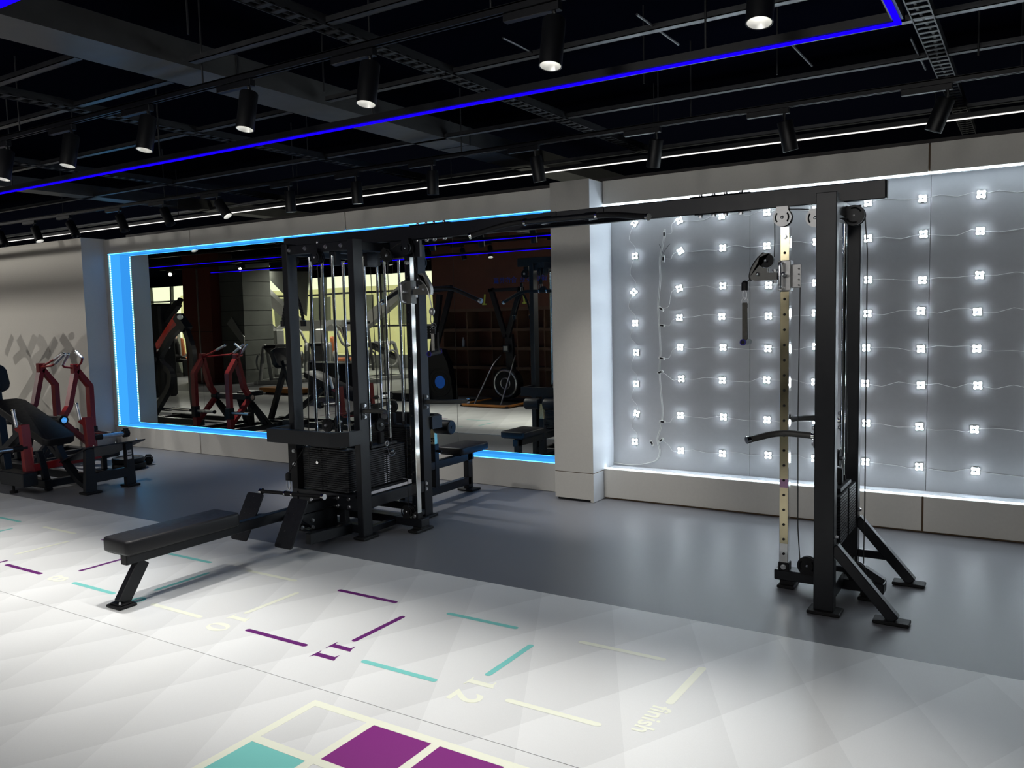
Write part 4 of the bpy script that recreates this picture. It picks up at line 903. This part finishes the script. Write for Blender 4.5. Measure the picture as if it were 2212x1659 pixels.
# ------------------------------------------------------------------ incline press bench in front of it
hb = thing('hip_press_machine', 'black plate-loaded bench machine with sloping pad, small red uprights and a foot platform', 'gym machine')
pd = NB()
def rpad(name, c, L, W_, T, axL, axW, par, m='vinyl', r=.05, bev=.016):
    """rounded pad; axL long axis, axW width axis"""
    c, axL, axW = V(c), V(axL).normalized(), V(axW).normalized(); n = axL.cross(axW).normalized(); b = NB(); pts = []
    for sx, sy, a0 in ((1, 1, 0), (-1, 1, PI/2), (-1, -1, PI), (1, -1, 1.5*PI)):
        for i in range(6): t = a0+PI/2*i/5; pts.append(c + axL*(sx*(L/2-r)+r*math.cos(t)) + axW*(sy*(W_/2-r)+r*math.sin(t)) - n*T/2)
    prism(b, pts, n*T); he = [e for e in b.edges if abs((e.verts[0].co-e.verts[1].co).normalized().dot(n)) < .5]
    bmesh.ops.bevel(b, geom=he, offset=bev, segments=3, affect='EDGES', profile=.5); return fin(name, b, m, par, smooth=True)
rpad('back_pad', (-8.58, 4.45, .64), 1.05, .32, .075, (-.94, 0, .33), (0, 1, 0), hb, r=.06)
Bar('pad_beam', F, hb, (-8.10, 4.45, .42), (-9.05, 4.45, .74), .07, .06)
rpad('head_pad', (-9.56, 4.56, 1.04), .30, .30, .09, (-.33, 0, .94), (0, 1, 0), hb, r=.07)
Bar('pad_upright', F, hb, (-9.50, 4.56, 1.0), (-9.25, 4.50, .08), .07, .08, up=(0, 1, 0)); Bar('pad_upright', F, hb, (-9.46, 4.56, .95), (-9.85, 4.56, .08), .07, .07, up=(0, 1, 0))
Bar('diagonal', F, hb, (-8.75, 4.50, .60), (-9.55, 4.50, .12), .07, .08, up=(0, 1, 0)); Bar('diagonal', F, hb, (-8.55, 4.50, .55), (-8.15, 4.62, .08), .06, .07, up=(0, 1, 0))
for y in (4.28, 4.66): Bar('base_rail', F, hb, (-9.95, y, .075), (-8.05, y, .075), .07, .08)
for x in (-9.9, -8.9, -8.1): Bar('base_cross', F, hb, (x, 4.25, .07), (x, 4.70, .07), .07, .07)
box('base_box', F, hb, -8.42, -8.0, 4.02, 4.16, .09, .22, bev=.006)
Cyl('levelling_foot', 'rubber', hb, (-8.32, 4.09, 0), (-8.32, 4.09, .02), .035, 18); Cyl('levelling_stem', 'rubber', hb, (-8.32, 4.09, .02), (-8.32, 4.09, .09), .012, 10)
Bar('rear_leg', F, hb, (-8.12, 4.25, .40), (-8.12, 4.32, .0), .05, .06, up=(0, 1, 0))
b = NB(); rtube(b, [V((-8.05, 4.40, .42)), V((-7.95, 4.42, .25)), V((-7.80, 4.44, .10)), V((-7.62, 4.45, .03))], .05, .055, (0, 1, 0), .08); fin('curved_leg', b, F, hb)
for y, s in ((4.15, -1), (4.78, 1)):
    Bar('lever_upright', 'red', hb, (-8.17, y, .665), (-8.13, y, .14 if s < 0 else .28), .06, .085, up=(0, 1, 0))
    b = NB(); prism(b, [(-8.15, y-.025, .655), (-8.30, y-.025, .62), (-8.30, y-.025, .61), (-8.15, y-.025, .55)], (0, .05, 0)); fin('grip_bracket', b, 'red', hb)
    Cyl('grip', 'knurl', hb, (-8.30, y, .63), (-8.345, y, .79), .017, 14); Cyl('grip_cap', 'chrome', hb, (-8.345, y, .79), (-8.348, y, .80), .020, 14)
    Cyl('sleeve', 'rubber', hb, (-8.15, y, .445), (-8.15, y+s*.13, .445), .03, 18)
    Cyl('plate_pin', 'steel', hb, (-8.15, y+s*.13, .445), (-8.15, y+s*.40, .445), .024, 20)
    b = NB(); e = V((-8.15, y+s*.40, .445)); cyl(b, e-V((0, s*.03, 0)), e+V((0, s*.025, 0)), .042, 8); bx(b, e.x-.02, e.x+.02, e.y-.02, e.y+.02, e.z+.02, e.z+.055); fin('collar_clamp', b, 'rubber', hb)
Bar('lever_cross', 'red', hb, (-8.14, 4.17, .24), (-8.10, 4.85, .27), .06, .07)
b = NB(); prism(b, [(-8.17, 4.12, .44), (-8.12, 4.19, .44), (-8.12, 4.19, .14), (-8.17, 4.12, .14)], (.01, 0, 0)); fin('web', b, 'red', hb)
Cyl('pivot_cap', 'chrome', hb, (-8.17, 4.085, .15), (-8.17, 4.098, .15), .026, 18)
# foot platform stand
b = NB()
prism(b, [(-7.60, 4.36, .02), (-7.60, 4.47, .02), (-7.60, 4.47, .10), (-7.60, 4.78, .10), (-7.60, 4.78, .02), (-7.60, 4.88, .02), (-7.60, 4.86, .43), (-7.60, 4.79, .43), (-7.60, 4.79, .19), (-7.60, 4.465, .19), (-7.60, 4.465, .43), (-7.60, 4.385, .43)], (.05, 0, 0)); fin('platform_frame', b, F, hb)
for y0, y1 in ((4.34, 4.50), (4.76, 4.90)): box('foot_plate', 'rubber', hb, -7.64, -7.51, y0, y1, 0, .02, bev=.004)
b = NB(); prism(b, [(-7.50, 4.36, .455), (-7.50, 4.97, .455), (-7.98, 4.93, .285), (-7.98, 4.36, .285)], (0, 0, -.012)); fin('foot_platform', b, F, hb)
bolts(hb, [(-7.512, 4.44, .452), (-7.512, 4.66, .452), (-7.512, 4.88, .452)], (0, 0, 1), .006, 'chrome')
b = NB(); bx(b, -7.549, -7.548, 4.80, 4.845, .315, .36); bx(b, -7.549, -7.548, 4.80, 4.845, .27, .305); fin('label_plate', b, 'sticker', hb, label='white maker label with dark print')
b = NB()
for i in range(6): bx(b, -7.5479, -7.5475, 4.805+.006*i, 4.809+.006*i, .333, .341)
bx(b, -7.5479, -7.5475, 4.803, 4.842, .300, .304)
for i in range(9): bx(b, -7.5479, -7.5475, 4.803, 4.812, .25-.014*i, .256-.014*i)
fin('label_print', b, 'black', hb, kind='stuff')
Bar('platform_rail', F, hb, (-7.62, 4.60, .12), (-8.1, 4.60, .10), .06, .07)
# black footrest roller seat behind, plates and dumbbell
st = thing('seat_pad_stand', 'low black padded stand behind the foot platform of the bench machine', 'pad')
rpad('pad', (-8.62, 5.20, .20), .34, .20, .07, (1, 0, 0), (0, 1, 0), st, r=.03); Bar('post', F, st, (-8.62, 5.20, .165), (-8.62, 5.20, .02), .05, .05, up=(0, 1, 0)); box('base', F, st, -8.74, -8.5, 5.12, 5.28, 0, .02, bev=.004)
def wplate(name, c, r, th, nrm, m, label, grp):
    c, nrm = V(c), V(nrm).normalized(); s, u = frame_axes(nrm); b = NB(); N = 40
    prof = [(.028, -th*.3), (.05, -th*.5), (.07, -th*.3), (r*.72, -th*.3), (r*.80, -th*.5), (r*.97, -th*.5), (r, -th*.3), (r, th*.3), (r*.97, th*.5), (r*.80, th*.5), (r*.72, th*.3), (.07, th*.3), (.05, th*.5), (.028, th*.3)]
    rings = [[b.verts.new(c + nrm*h + (s*math.cos(2*PI*i/N)+u*math.sin(2*PI*i/N))*q) for i in range(N)] for q, h in prof]
    for A, B in zip(rings, rings[1:]+rings[:1]):
        for i in range(N): b.faces.new((A[i], A[(i+1) % N], B[(i+1) % N], B[i]))
    return tag(fin(name, b, m, None, smooth=True), label, 'weight plate', grp)
wplate('weight_plate', (-8.50, 5.42, .031), .175, .06, (0, 0, 1), 'rubber', 'black rubber weight plate lying flat on the floor, lower of two', 'weight plates on the floor')
wplate('weight_plate', (-8.535, 5.43, .092), .165, .055, (.03, 0, 1), 'rubber', 'black rubber weight plate lying on top of another, slightly tilted', 'weight plates on the floor')
db = thing('dumbbell', 'small black hex dumbbell standing alone on the floor below the mirror', 'dumbbell')
du = V((-.835, .55, 0)); dq = V((-8.50, 5.66, .047))
for k0 in (0, .16):
    b = NB(); cyl(b, dq+du*k0, dq+du*(k0+.06), .05, 6); fin('hex_head', b, 'rubber', db)
Cyl('handle', 'steel', db, dq+du*.06, dq+du*.16, .015, 12)

# ================================================================== grey and red lever machine (only in the mirror)
lm = thing('lever_pull_machine', 'tall charcoal machine with bright red lever arm and curved posts, reflected at mirror\'s left', 'gym machine')
def mtube(name, pts, w, h, m, Y=5.05, dx=0):
    b = NB(); rtube(b, [MP(a, c, Y)+V((dx, 0, 0)) for a, c in pts], w, h, (0, 1, 0), .16); fin(name, b, m, lm)
for k, Y in enumerate((5.05,)):
    mtube('red_lever', [(386, 682), (323, 775)], .07, .10, 'redbright', Y-.12)
    mtube('curved_post', [(398, 700), (372, 722), (340, 778), (372, 805), (368, 835), (322, 912)], .09, .09, 'frame2', Y)
    mtube('rear_post', [(398, 700), (418, 760), (417, 850), (428, 925)], .09, .08, 'frame', Y)
    mtube('bearing_housing', [(385, 683), (405, 712)], .12, .14, 'frame2', Y)
    mtube('front_frame', [(290, 725), (312, 705), (330, 750), (334, 850)], .08, .08, 'frame', Y+.1)
    mtube('bearing_housing', [(300, 690), (312, 712)], .12, .13, 'frame2', Y+.1); mtube('red_lever', [(300, 683), (288, 710)], .06, .09, 'redbright', Y)
Cyl('bearing_cap', 'steel', lm, MP(389, 685, 5.20), MP(390, 685, 5.14), .04, 20)
Cyl('grip', 'knurl', lm, MP(335, 758, 4.95), MP(366, 750, 4.95), .02, 14); Cyl('grip', 'steel', lm, MP(290, 793, 4.95), MP(320, 787, 4.95), .02, 14)
Cyl('plate_pin', 'steel', lm, MP(336, 882, 5.0), MP(368, 885, 5.0), .025, 16); Cyl('plate_pin', 'steel', lm, MP(373, 882, 5.1), MP(412, 886, 5.1), .025, 16)
c_ = MP(330, 855, 4.8); rpad('seat_pad', (c_.x, 4.8, c_.z), .55, .34, .08, (1, 0, .12), (0, 1, 0), lm, r=.06)
a_ = MP(318, 912, 5.05); c2 = MP(430, 922, 5.05)
Bar('base_rail', F, lm, (a_.x, 5.05, .06), (c2.x+.1, 5.05, .06), .08, .09); Bar('base_rail', F, lm, (a_.x, 4.55, .06), (c2.x, 4.55, .06), .07, .07); Bar('base_cross', F, lm, (a_.x+.2, 4.5, .06), (a_.x+.2, 5.1, .06), .07, .07)
Bar('seat_post', F, lm, (c_.x, 4.8, .06), (c_.x, 4.8, c_.z-.04), .07, .07, up=(0, 1, 0))
ts = thing('selector_tower', 'charcoal cable tower with a raised press arm seen in the mirror behind the red lever', 'gym machine')
def qb(a, c, Y): return MP(a, c, Y)
b = NB(); x0 = MP(333, 700, 2.0).x; x1 = MP(353, 700, 2.0).x; bx(b, x0, x1, 1.7, 2.1, .0, MP(343, 655, 2.0).z, bev=.05); fin('tower_body', b, 'frame2', ts)
b = NB(); bar(b, MP(352, 700, 1.9), MP(386, 655, 1.9), .14, .14); fin('press_arm', b, 'frame2', ts); Cyl('arm_grip', 'rubber', ts, MP(386, 657, 1.9), MP(391, 646, 1.9), .06, 16)

# ================================================================== HALL BEHIND THE CAMERA (seen only in the mirror)
# wooden shelf wall
sw = bpy.data.objects.new('wall_shelves', None); COL.objects.link(sw); sw['kind'] = 'structure'
XW0, XW1, YW = -10.45, -6.3, -.35
box('wood_cladding', 'wood', sw, XW0, XW1, YW-.45, YW, 1.75, 3.4)
box('wood_cladding', 'wood', sw, XW0, XW0+.22, YW-.45, YW, 0, 1.75)
box('shelf_back', 'wood', sw, XW0+.22, XW1, YW-.45, YW-.40, 0, 1.75)
box('shelf_base', 'woodshelf', sw, XW0+.22, XW1, YW-.40, YW, 0, .16)
for z in (.54, .92, 1.29, 1.69): box('shelf_board', 'woodshelf', sw, XW0+.22, XW1, YW-.40, YW, z, z+.06)
x = XW0+.22
while x < XW1: box('shelf_divider', 'woodshelf', sw, x, x+.025, YW-.40, YW-.002, .16, 1.69); x += .60
txt = thing('wall_lettering', 'small blue Chinese lettering high on the brown wood wall, seen in the mirror', 'lettering')
try:
    for i, chn in enumerate('赢共作合业专信诚'):
        xx = -8.88+.137*i + (.06 if i > 3 else 0) + (.06 if i > 5 else 0); text(chn, (xx, YW+.004, 2.27), (PI/2, 0, PI), .13, 'bluletter', txt, 'character', .004)
except Exception as e: print('text', e)
for i, xx in enumerate((-9.80, -9.67)):
    t = thing('bottle', 'clear water bottle on the brown shelf, %s of two seen in the mirror' % ('left' if i == 0 else 'right'), 'bottle')
    b = NB(); cyl(b, (xx, YW-.12, .981), (xx, YW-.12, 1.10), .030, 14); cyl(b, (xx, YW-.12, 1.10), (xx, YW-.12, 1.15), .030, 14, r2=.013); fin('bottle_body', b, 'white', t, smooth=True); Cyl('cap', 'sticker', t, (xx, YW-.12, 1.15), (xx, YW-.12, 1.17), .014, 12)
# ski trainer
sk = thing('ski_trainer', 'black upright ski trainer with yellow grips on a framed platform, seen in the mirror', 'gym machine')
xs = -8.15
Bar('mast', F, sk, (xs-.33, .45, 2.10), (xs-.02, .45, 1.20), .10, .06, up=(0, 1, 0)); Bar('mast', F, sk, (xs+.33, .45, 2.10), (xs+.02, .45, 1.20), .10, .06, up=(0, 1, 0)); Bar('mast', F, sk, (xs, .36, 1.25), (xs, .30, .10), .16, .08, up=(0, 1, 0))
Bar('top_bar', F, sk, (xs-.38, .45, 2.07), (xs+.38, .45, 2.07), .06, .06)
for s in (-1, 1):
    Cyl('grip', 'yellowgrip', sk, (xs+s*.42, .52, 2.0), (xs+s*.44, .52, 1.82), .016, 12); Cyl('grip_end', 'yellowgrip', sk, (xs+s*.44, .52, 1.83), (xs+s*.44, .52, 1.80), .04, 14)
    Tube('stay', 'steel', sk, [(xs+s*.28, 1.15, .04), (xs+s*.22, .62, .70), (xs+s*.16, .42, .86)], .014, 10, .1)
Cyl('flywheel', 'rubber', sk, (xs, .36, .36), (xs, .54, .36), .28, 36); b = NB(); torus(b, (xs, .545, .36), (0, 1, 0), .24, .02, 36, 8); torus(b, (xs, .545, .36), (0, 1, 0), .10, .012, 24, 8); fin('flywheel_ring', b, 'steel', sk, smooth=True)
box('monitor', 'rubber', sk, xs-.07, xs+.07, .46, .50, .92, 1.06, bev=.01); box('screen', 'palegrey', sk, xs-.045, xs+.045, .501, .503, .955, 1.035)
box('platform', 'rubber', sk, xs-.5, xs+.5, .30, 1.28, .01, .035); b = NB(); tube(b, [(xs-.5, .30, .035), (xs-.5, 1.28, .035), (xs+.5, 1.28, .035), (xs+.5, .30, .035)], .022, 10, .12); fin('platform_frame', b, 'timber', sk, smooth=True)
# curved treadmill / climber with a blue disc
tr = thing('curved_treadmill', 'dark treadmill with round blue badge and tall console mast, seen in the mirror', 'gym machine')
y0 = .55
b = NB(); prism(b, [(-9.98, y0, .03), (-9.22, y0, .03), (-9.25, y0, .35), (-9.34, y0, .72), (-9.48, y0, .98), (-9.68, y0, 1.03), (-9.82, y0, .90), (-9.90, y0, .5)], (0, .16, 0)); es = [e for e in b.edges]; fin('side_cover', b, 'frame', tr)
Cyl('badge', 'bluedisc', tr, (-9.52, y0+.16, .37), (-9.52, y0+.168, .37), .12, 32)
b = NB(); torus(b, (-9.52, y0+.162, .37), (0, 1, 0), .27, .006, 36, 6); torus(b, (-9.52, y0+.162, .37), (0, 1, 0), .2, .005, 36, 6); fin('disc_groove', b, 'rubber', tr, smooth=True)
Bar('mast', 'frame2', tr, (-9.95, y0+.05, .05), (-9.62, y0-.05, 2.02), .10, .08, up=(0, 1, 0)); Bar('mast', F, tr, (-9.72, y0+.05, .9), (-9.34, y0-.05, 2.12), .10, .06, up=(0, 1, 0)); Bar('top_bar', F, tr, (-9.85, y0, 2.10), (-9.30, y0, 2.14), .10, .10)
box('console', 'rubber', tr, -9.86, -9.66, y0+.10, y0+.14, 1.18, 1.44, bev=.01)
b = NB()
for i in range(2):
    for j in range(3): bx(b, -9.82+.08*i, -9.80+.08*i, y0+.141, y0+.143, 1.27+.05*j, 1.285+.05*j)
fin('console_buttons', b, 'sticker', tr, kind='stuff'); box('deck', 'rubber', tr, -10.7, -9.9, .2, 1.0, .03, .16, bev=.01)
# columns
def structure2(name, m, *a): return box(name, m, None, *a, kind='structure')
rc = structure2('column_red', 'redcol', -19.35, -18.25, -1.7, -1.0, 0, 3.4)
box('cladding_joint', 'steel', rc, -18.78, -18.74, -.999, -.985, 0, 3.0); box('cladding_joint', 'black', rc, -19.36, -18.24, -1.01, -.994, 1.35, 1.362)
sc_ = structure2('column_stone', 'stone', -18.2, -17.3, -2.2, -1.25, 0, 3.2)
for k in range(7): box('course_joint', 'black', sc_, -18.205, -17.295, -2.2, -1.245, .35+.38*k, .358+.38*k)
b = NB(); prism(b, [(-17.95, -1.24, 1.55), (-17.75, -1.24, 1.72), (-17.28, -1.24, 1.20), (-17.28, -1.24, .95)], (0, .03, 0)); fin('pale_panel', b, 'palegrey', sc_)
# rear glazed wall
rw = bpy.data.objects.new('wall_rear', None); COL.objects.link(rw); rw['kind'] = 'structure'
ops = [(-31, -27.0), (-24.6, -20.4), (-20.2, -15.2)]
box('upper_wall', 'ceil', rw, XL, XR, YB-.2, YB, 3.02, 3.4); box('sill_wall', 'stone', rw, XL, XR, YB-.2, YB, 0, .42)
box('solid_wall', 'stone', rw, -15.2, XR, YB-.2, YB, .42, 3.02); box('solid_wall', 'stone', rw, -27.0, -24.6, YB-.2, YB, .42, 3.02)
for k in range(6): box('course_joint', 'black', rw, -15.2, -6, YB, YB+.006, .42+.42*k, .43+.42*k)
for wi, (a, c) in enumerate(ops):
    wo = bpy.data.objects.new('window_%d' % (wi+1), None); COL.objects.link(wo); wo['kind'] = 'structure'
    n = round((c-a)/1.3); ww = (c-a)/n
    for i in range(n+1): box('mullion', 'galvdark', wo, a+ww*i-.04, a+ww*i+.04, YB-.14, YB-.02, .42, 3.02)
    for z in (1.35, 2.45): box('transom', 'galvdark', wo, a, c, YB-.13, YB-.03, z-.03, z+.03)
    for i in range(n):
        for z0, z1 in ((.42, 1.32), (1.38, 2.42), (2.48, 3.02)): box('pane', 'glass', wo, a+ww*i+.04, a+ww*(i+1)-.04, YB-.085, YB-.08, z0, z1)
fc = thing('building_facade', 'pale yellow building outside the hall windows, seen in the mirror', 'building')
box('facade_wall', 'facade', fc, -40, -5, -16.4, -16, 0, 3.1)
for i in range(12): box('facade_window', 'galv', fc, -38+2.7*i, -36.8+2.7*i, -16, -15.96, 1.3, 2.7)
structure('ground_outside', 'facade', -45, 0, -30, -7.25, -.06, -.003)
# pale inclined truss
tb = thing('truss_beam', 'pale grey inclined stair beams spanning the hall in front of the windows, seen in the mirror', 'beam')
B5 = lambda a, c: MP(a, c, -5)
for p, q in (((528, 590), (648, 703)), ((640, 703), (790, 703)), ((782, 705), (915, 590))): b = NB(); bar(b, B5(*p), B5(*q), .25, .33, (0, 0, 1), bev=0); fin('beam', b, 'palegrey', tb)
for xx in (-18.6, -16.9): box('prop', 'palegrey', tb, xx-.12, xx+.12, -5.1, -4.9, 0, 1.3)
b = NB(); prism(b, [B5(545, 585)-V((0, .4, 0)), B5(640, 682)-V((0, .4, 0)), B5(645, 585)-V((0, .4, 0))], (0, -.05, 0)); fin('infill', b, 'stone', tb)
# timber step and low items
ot = thing('timber_step', 'low orange timber step on the floor of the hall, seen in the mirror', 'step')
for x0, x1 in ((-14.5, -13.95), (-13.9, -13.3)): box('timber_block', 'timber', ot, x0, x1, .35, .75, .03, .13, bev=.01)
for x in (-14.35, -14.05, -13.8, -13.45): box('foot', 'rubber', ot, x, x+.08, .4, .7, 0, .03)
# generic pale gym machines
def hall_machine(x, y, rot, kind, label):
    t = thing('gym_machine', label, 'gym machine', 'pale machines in the hall behind the camera'); m = 'palegrey'
    Bar('base_rail', m, t, (-.6, -.35, .05), (.6, -.35, .05), .09, .09); Bar('base_rail', m, t, (-.6, .35, .05), (.6, .35, .05), .09, .09); Bar('base_rail', m, t, (.5, -.35, .05), (.5, .35, .05), .09, .09); Bar('base_rail', m, t, (-.5, -.35, .05), (-.5, .35, .05), .09, .09)
    if kind in (0, 1):
        b = NB(); rtube(b, [(.45, 0, .05), (.5, 0, 1.35), (.2, 0, 1.55), (-.1, 0, 1.5)], .12, .12, (0, 1, 0), .2); fin('mast', b, m, t)
        box('stack_shroud', m, t, .38, .62, -.22, .22, .1, 1.35, bev=.03)
        rpad('back_rest', (.15, 0, .85), .55, .3, .08, (.15, 0, 1), (0, 1, 0), t, 'orange' if kind else 'vinyl'); rpad('seat', (-.12, 0, .48), .4, .38, .08, (1, 0, 0), (0, 1, 0), t, 'orange' if kind else 'vinyl')
        Bar('seat_post', m, t, (-.1, 0, .05), (-.1, 0, .45), .08, .08, up=(0, 1, 0))
        for s in (-1, 1):
            b = NB(); tube(b, [(.1, s*.15, 1.45), (.0, s*.45, 1.35), (-.15, s*.5, .95), (-.25, s*.4, .85)], .035, 10, .12); fin('press_arm', b, m, t, smooth=True)
            Cyl('grip', 'rubber', t, (-.25, s*.42, .85), (-.28, s*.25, .85), .02, 10)
    elif kind == 2:
        for s in (-1, 1):
            b = NB(); tube(b, [(-.35, s*.3, .05), (-.1, s*.3, .95), (.1, s*.3, .95), (.4, s*.3, .05)], .05, 12, .15); fin('hoop_leg', b, m, t, smooth=True)
        Bar('cross_bar', m, t, (0, -.35, .95), (0, .35, .95), .08, .08); b = NB(); bar(b, (-.5, 0, .5), (.5, 0, .95), .3, .08); fin('bench_pad', b, 'vinyl', t)
        b = NB(); torus(b, (.1, .42, .55), (0, 1, 0), .2, .025, 24, 8); torus(b, (.1, -.42, .55), (0, 1, 0), .2, .025, 24, 8); fin('wheel', b, m, t, smooth=True)
    else:
        Bar('mast', m, t, (.3, 0, .05), (.1, 0, 1.5), .14, .10, up=(0, 1, 0)); Bar('handlebar', 'rubber', t, (.1, -.3, 1.5), (.1, .3, 1.5), .06, .06); box('console', 'rubber', t, -.02, .06, -.14, .14, 1.45, 1.7, bev=.02)
        Cyl('drive_cover', m, t, (.1, -.1, .45), (.1, .1, .45), .34, 28)
        for s in (-1, 1): Bar('swing_arm', 'frame2', t, (.3, s*.3, .3), (-.1, s*.32, 1.4), .05, .05, up=(0, 1, 0))
    t.location = (x, y, 0); t.rotation_euler = (0, 0, rot)
for i, (px, py, Y, rot, kind) in enumerate(((300, 800, -2.0, .4, 0), (365, 800, -2.6, 2.2, 2), (398, 800, -3.4, 1.2, 1), (505, 800, -3.6, .8, 3), (540, 800, -3.0, 2.6, 0), (575, 800, -4.2, .2, 1), (600, 800, -1.6, 1.1, 2), (640, 800, -3.2, 2.0, 1), (690, 800, -2.6, .9, 2), (735, 800, -3.8, 2.5, 1), (775, 800, -2.4, .5, 3), (830, 800, -3.5, 1.7, 2))):
    hall_machine(MP(px, py, Y).x, Y, rot, kind, ['pale grey strength machine with black pads', 'pale grey strength machine with orange pads', 'pale grey hoop-legged bench with wheels', 'pale grey cardio trainer with swing arms'][kind] + ', mirrored, %s machine from left' % names[i])
bd = thing('boxed_unit', 'dark low cabinet machine with a white lever seen in the mirror behind the rods', 'cabinet')
xa_ = MP(672, 820, 1.0).x; xb_ = MP(742, 820, 1.0).x
box('cabinet', 'frame2', bd, xa_, xb_, .6, 1.1, .05, .72, bev=.02); box('front_panel', F, bd, xa_+.08, xb_-.25, 1.1, 1.11, .12, .62, bev=.004); Cyl('lever', 'sticker', bd, (xb_-.05, 1.05, .5), (xb_, 1.2, .35), .03, 12); Cyl('knob', 'sticker', bd, (xa_+.02, 1.05, .74), (xa_+.1, 1.05, .74), .03, 12)
# seated person in the hall
def person(loc, rot):
    me = bpy.data.meshes.new('body'); vs = [(0, 0, .52), (0, .02, .78), (0, .03, 1.0), (0, .05, 1.10), (0, .06, 1.24), (.18, .03, 1.0), (.24, .16, .80), (.12, .34, .86), (.08, .42, .88), (-.18, .03, 1.0), (-.24, .16, .80), (-.12, .34, .86), (-.08, .42, .88),
          (.10, 0, .50), (.14, .42, .50), (.14, .40, .08), (.14, .54, .04), (-.10, 0, .50), (-.14, .42, .50), (-.14, .40, .08), (-.14, .54, .04)]
    es = [(0, 1), (1, 2), (2, 3), (3, 4), (2, 5), (5, 6), (6, 7), (7, 8), (2, 9), (9, 10), (10, 11), (11, 12), (0, 13), (13, 14), (14, 15), (15, 16), (0, 17), (17, 18), (18, 19), (19, 20)]
    rr = [.14, .13, .14, .055, .095, .06, .045, .035, .03, .06, .045, .035, .03, .09, .065, .045, .04, .09, .065, .045, .04]
    me.from_pydata(vs, es, []); o = bpy.data.objects.new('tmp', me); COL.objects.link(o); md = o.modifiers.new('s', 'SKIN')
    for i, r in enumerate(rr): me.skin_vertices[0].data[i].radius = (r, r)
    me.skin_vertices[0].data[0].use_root = True; o.modifiers.new('u', 'SUBSURF').levels = 2
    bpy.context.view_layer.update(); m2 = bpy.data.meshes.new_from_object(o.evaluated_get(bpy.context.evaluated_depsgraph_get())); bpy.data.objects.remove(o)
    t = thing('person', 'person in black clothes sitting on a machine, seen in the mirror behind the red lever', 'person')
    m2.materials.clear(); m2.materials.append(M['cloth']); m2.materials.append(M['skin'])
    for p in m2.polygons:
        c = p.center; p.use_smooth = True; p.material_index = 1 if (c.z > 1.06 or (c.y > .18 and c.z > .7)) else 0
    b_ = bpy.data.objects.new('body', m2); COL.objects.link(b_); b_.parent = t
    b = NB(); ball(b, (0, .04, 1.27), .115, (1, 1, .95), 16); fin('hair', b, 'cloth', t, smooth=True)
    b = NB(); ball(b, (.035, .165, 1.235), .012); ball(b, (-.035, .165, 1.235), .012); ball(b, (0, .175, 1.21), .014); fin('face', b, 'skin', t, smooth=True)
    t.location = loc; t.rotation_euler = (0, 0, rot)
pp = MP(382, 720, -2.6); person((pp.x, -2.6, .08), .6)
sb = thing('bench', 'low black bench under the seated person, seen in the mirror', 'bench'); rpad('seat', (pp.x, -2.6, .47), .9, .34, .08, (1, 0, 0), (0, 1, 0), sb)
for dx in (-.35, .35): Bar('leg', F, sb, (pp.x+dx, -2.6, 0), (pp.x+dx, -2.6, .43), .06, .2, up=(0, 1, 0))
# downlights added to brighten the hall and the front wall
def downlight(x, y, e, lab):
    t = thing('added_hall_light', lab, 'light', 'added downlights of the hall behind the camera')
    b = NB(); cyl(b, (x, y, 3.36), (x, y, 3.4), .11, 24); fin('housing', b, 'lamp', t, smooth=True); b = NB(); cyl(b, (x, y, 3.355), (x, y, 3.359), .09, 24); fin('lens', b, 'lens', t)
    L = bpy.data.lights.new('downlight', 'SPOT'); L.energy = e; L.spot_size = 2.9; L.spot_blend = 1; L.shadow_soft_size = .08; L.color = (1, .96, .88)
    o = bpy.data.objects.new('bulb', L); COL.objects.link(o); o.location = (x, y, 3.34); o.parent = t
k = 0
for y in (-3.0, -5.4):
    for x in (-28, -24.5, -21, -16.5, -13): downlight(x, y, 330, 'added round downlight in the hall ceiling, %s one counted from the left front' % names[k]); k += 1
# floods added only to brighten the wall, on added tracks behind the camera
for i, (x, y, tx, e) in enumerate(((-17.5, .6, -14.5, 260), (-15, .6, -12.8, 230), (-12.6, .6, -11.5, 200), (-6.3, -.15, -8.0, 150), (-3.9, -.15, -5.6, 115), (-2.4, -.15, -3.2, 95), (-.9, -.15, -1.0, 90), (.6, -.15, 1.0, 90))):
    a = V((x, y, 2.80)); d = (V((tx, 6.3, 1.0)) - a).normalized()
    spotlight(a, a+d*.19, 1, e, 'added black flood lamp brightening the wall, %s from the left behind the camera' % names[i], 'added flood lamps brightening the wall', size=1.6, blend=1, soft=.03 if x < -10 else .35)
track(-7, 3, -.15, 'added black lamp track holding the added flood lamps behind the camera'); track(-18, -11, .6, 'added black lamp track holding the added left flood lamps behind the camera')
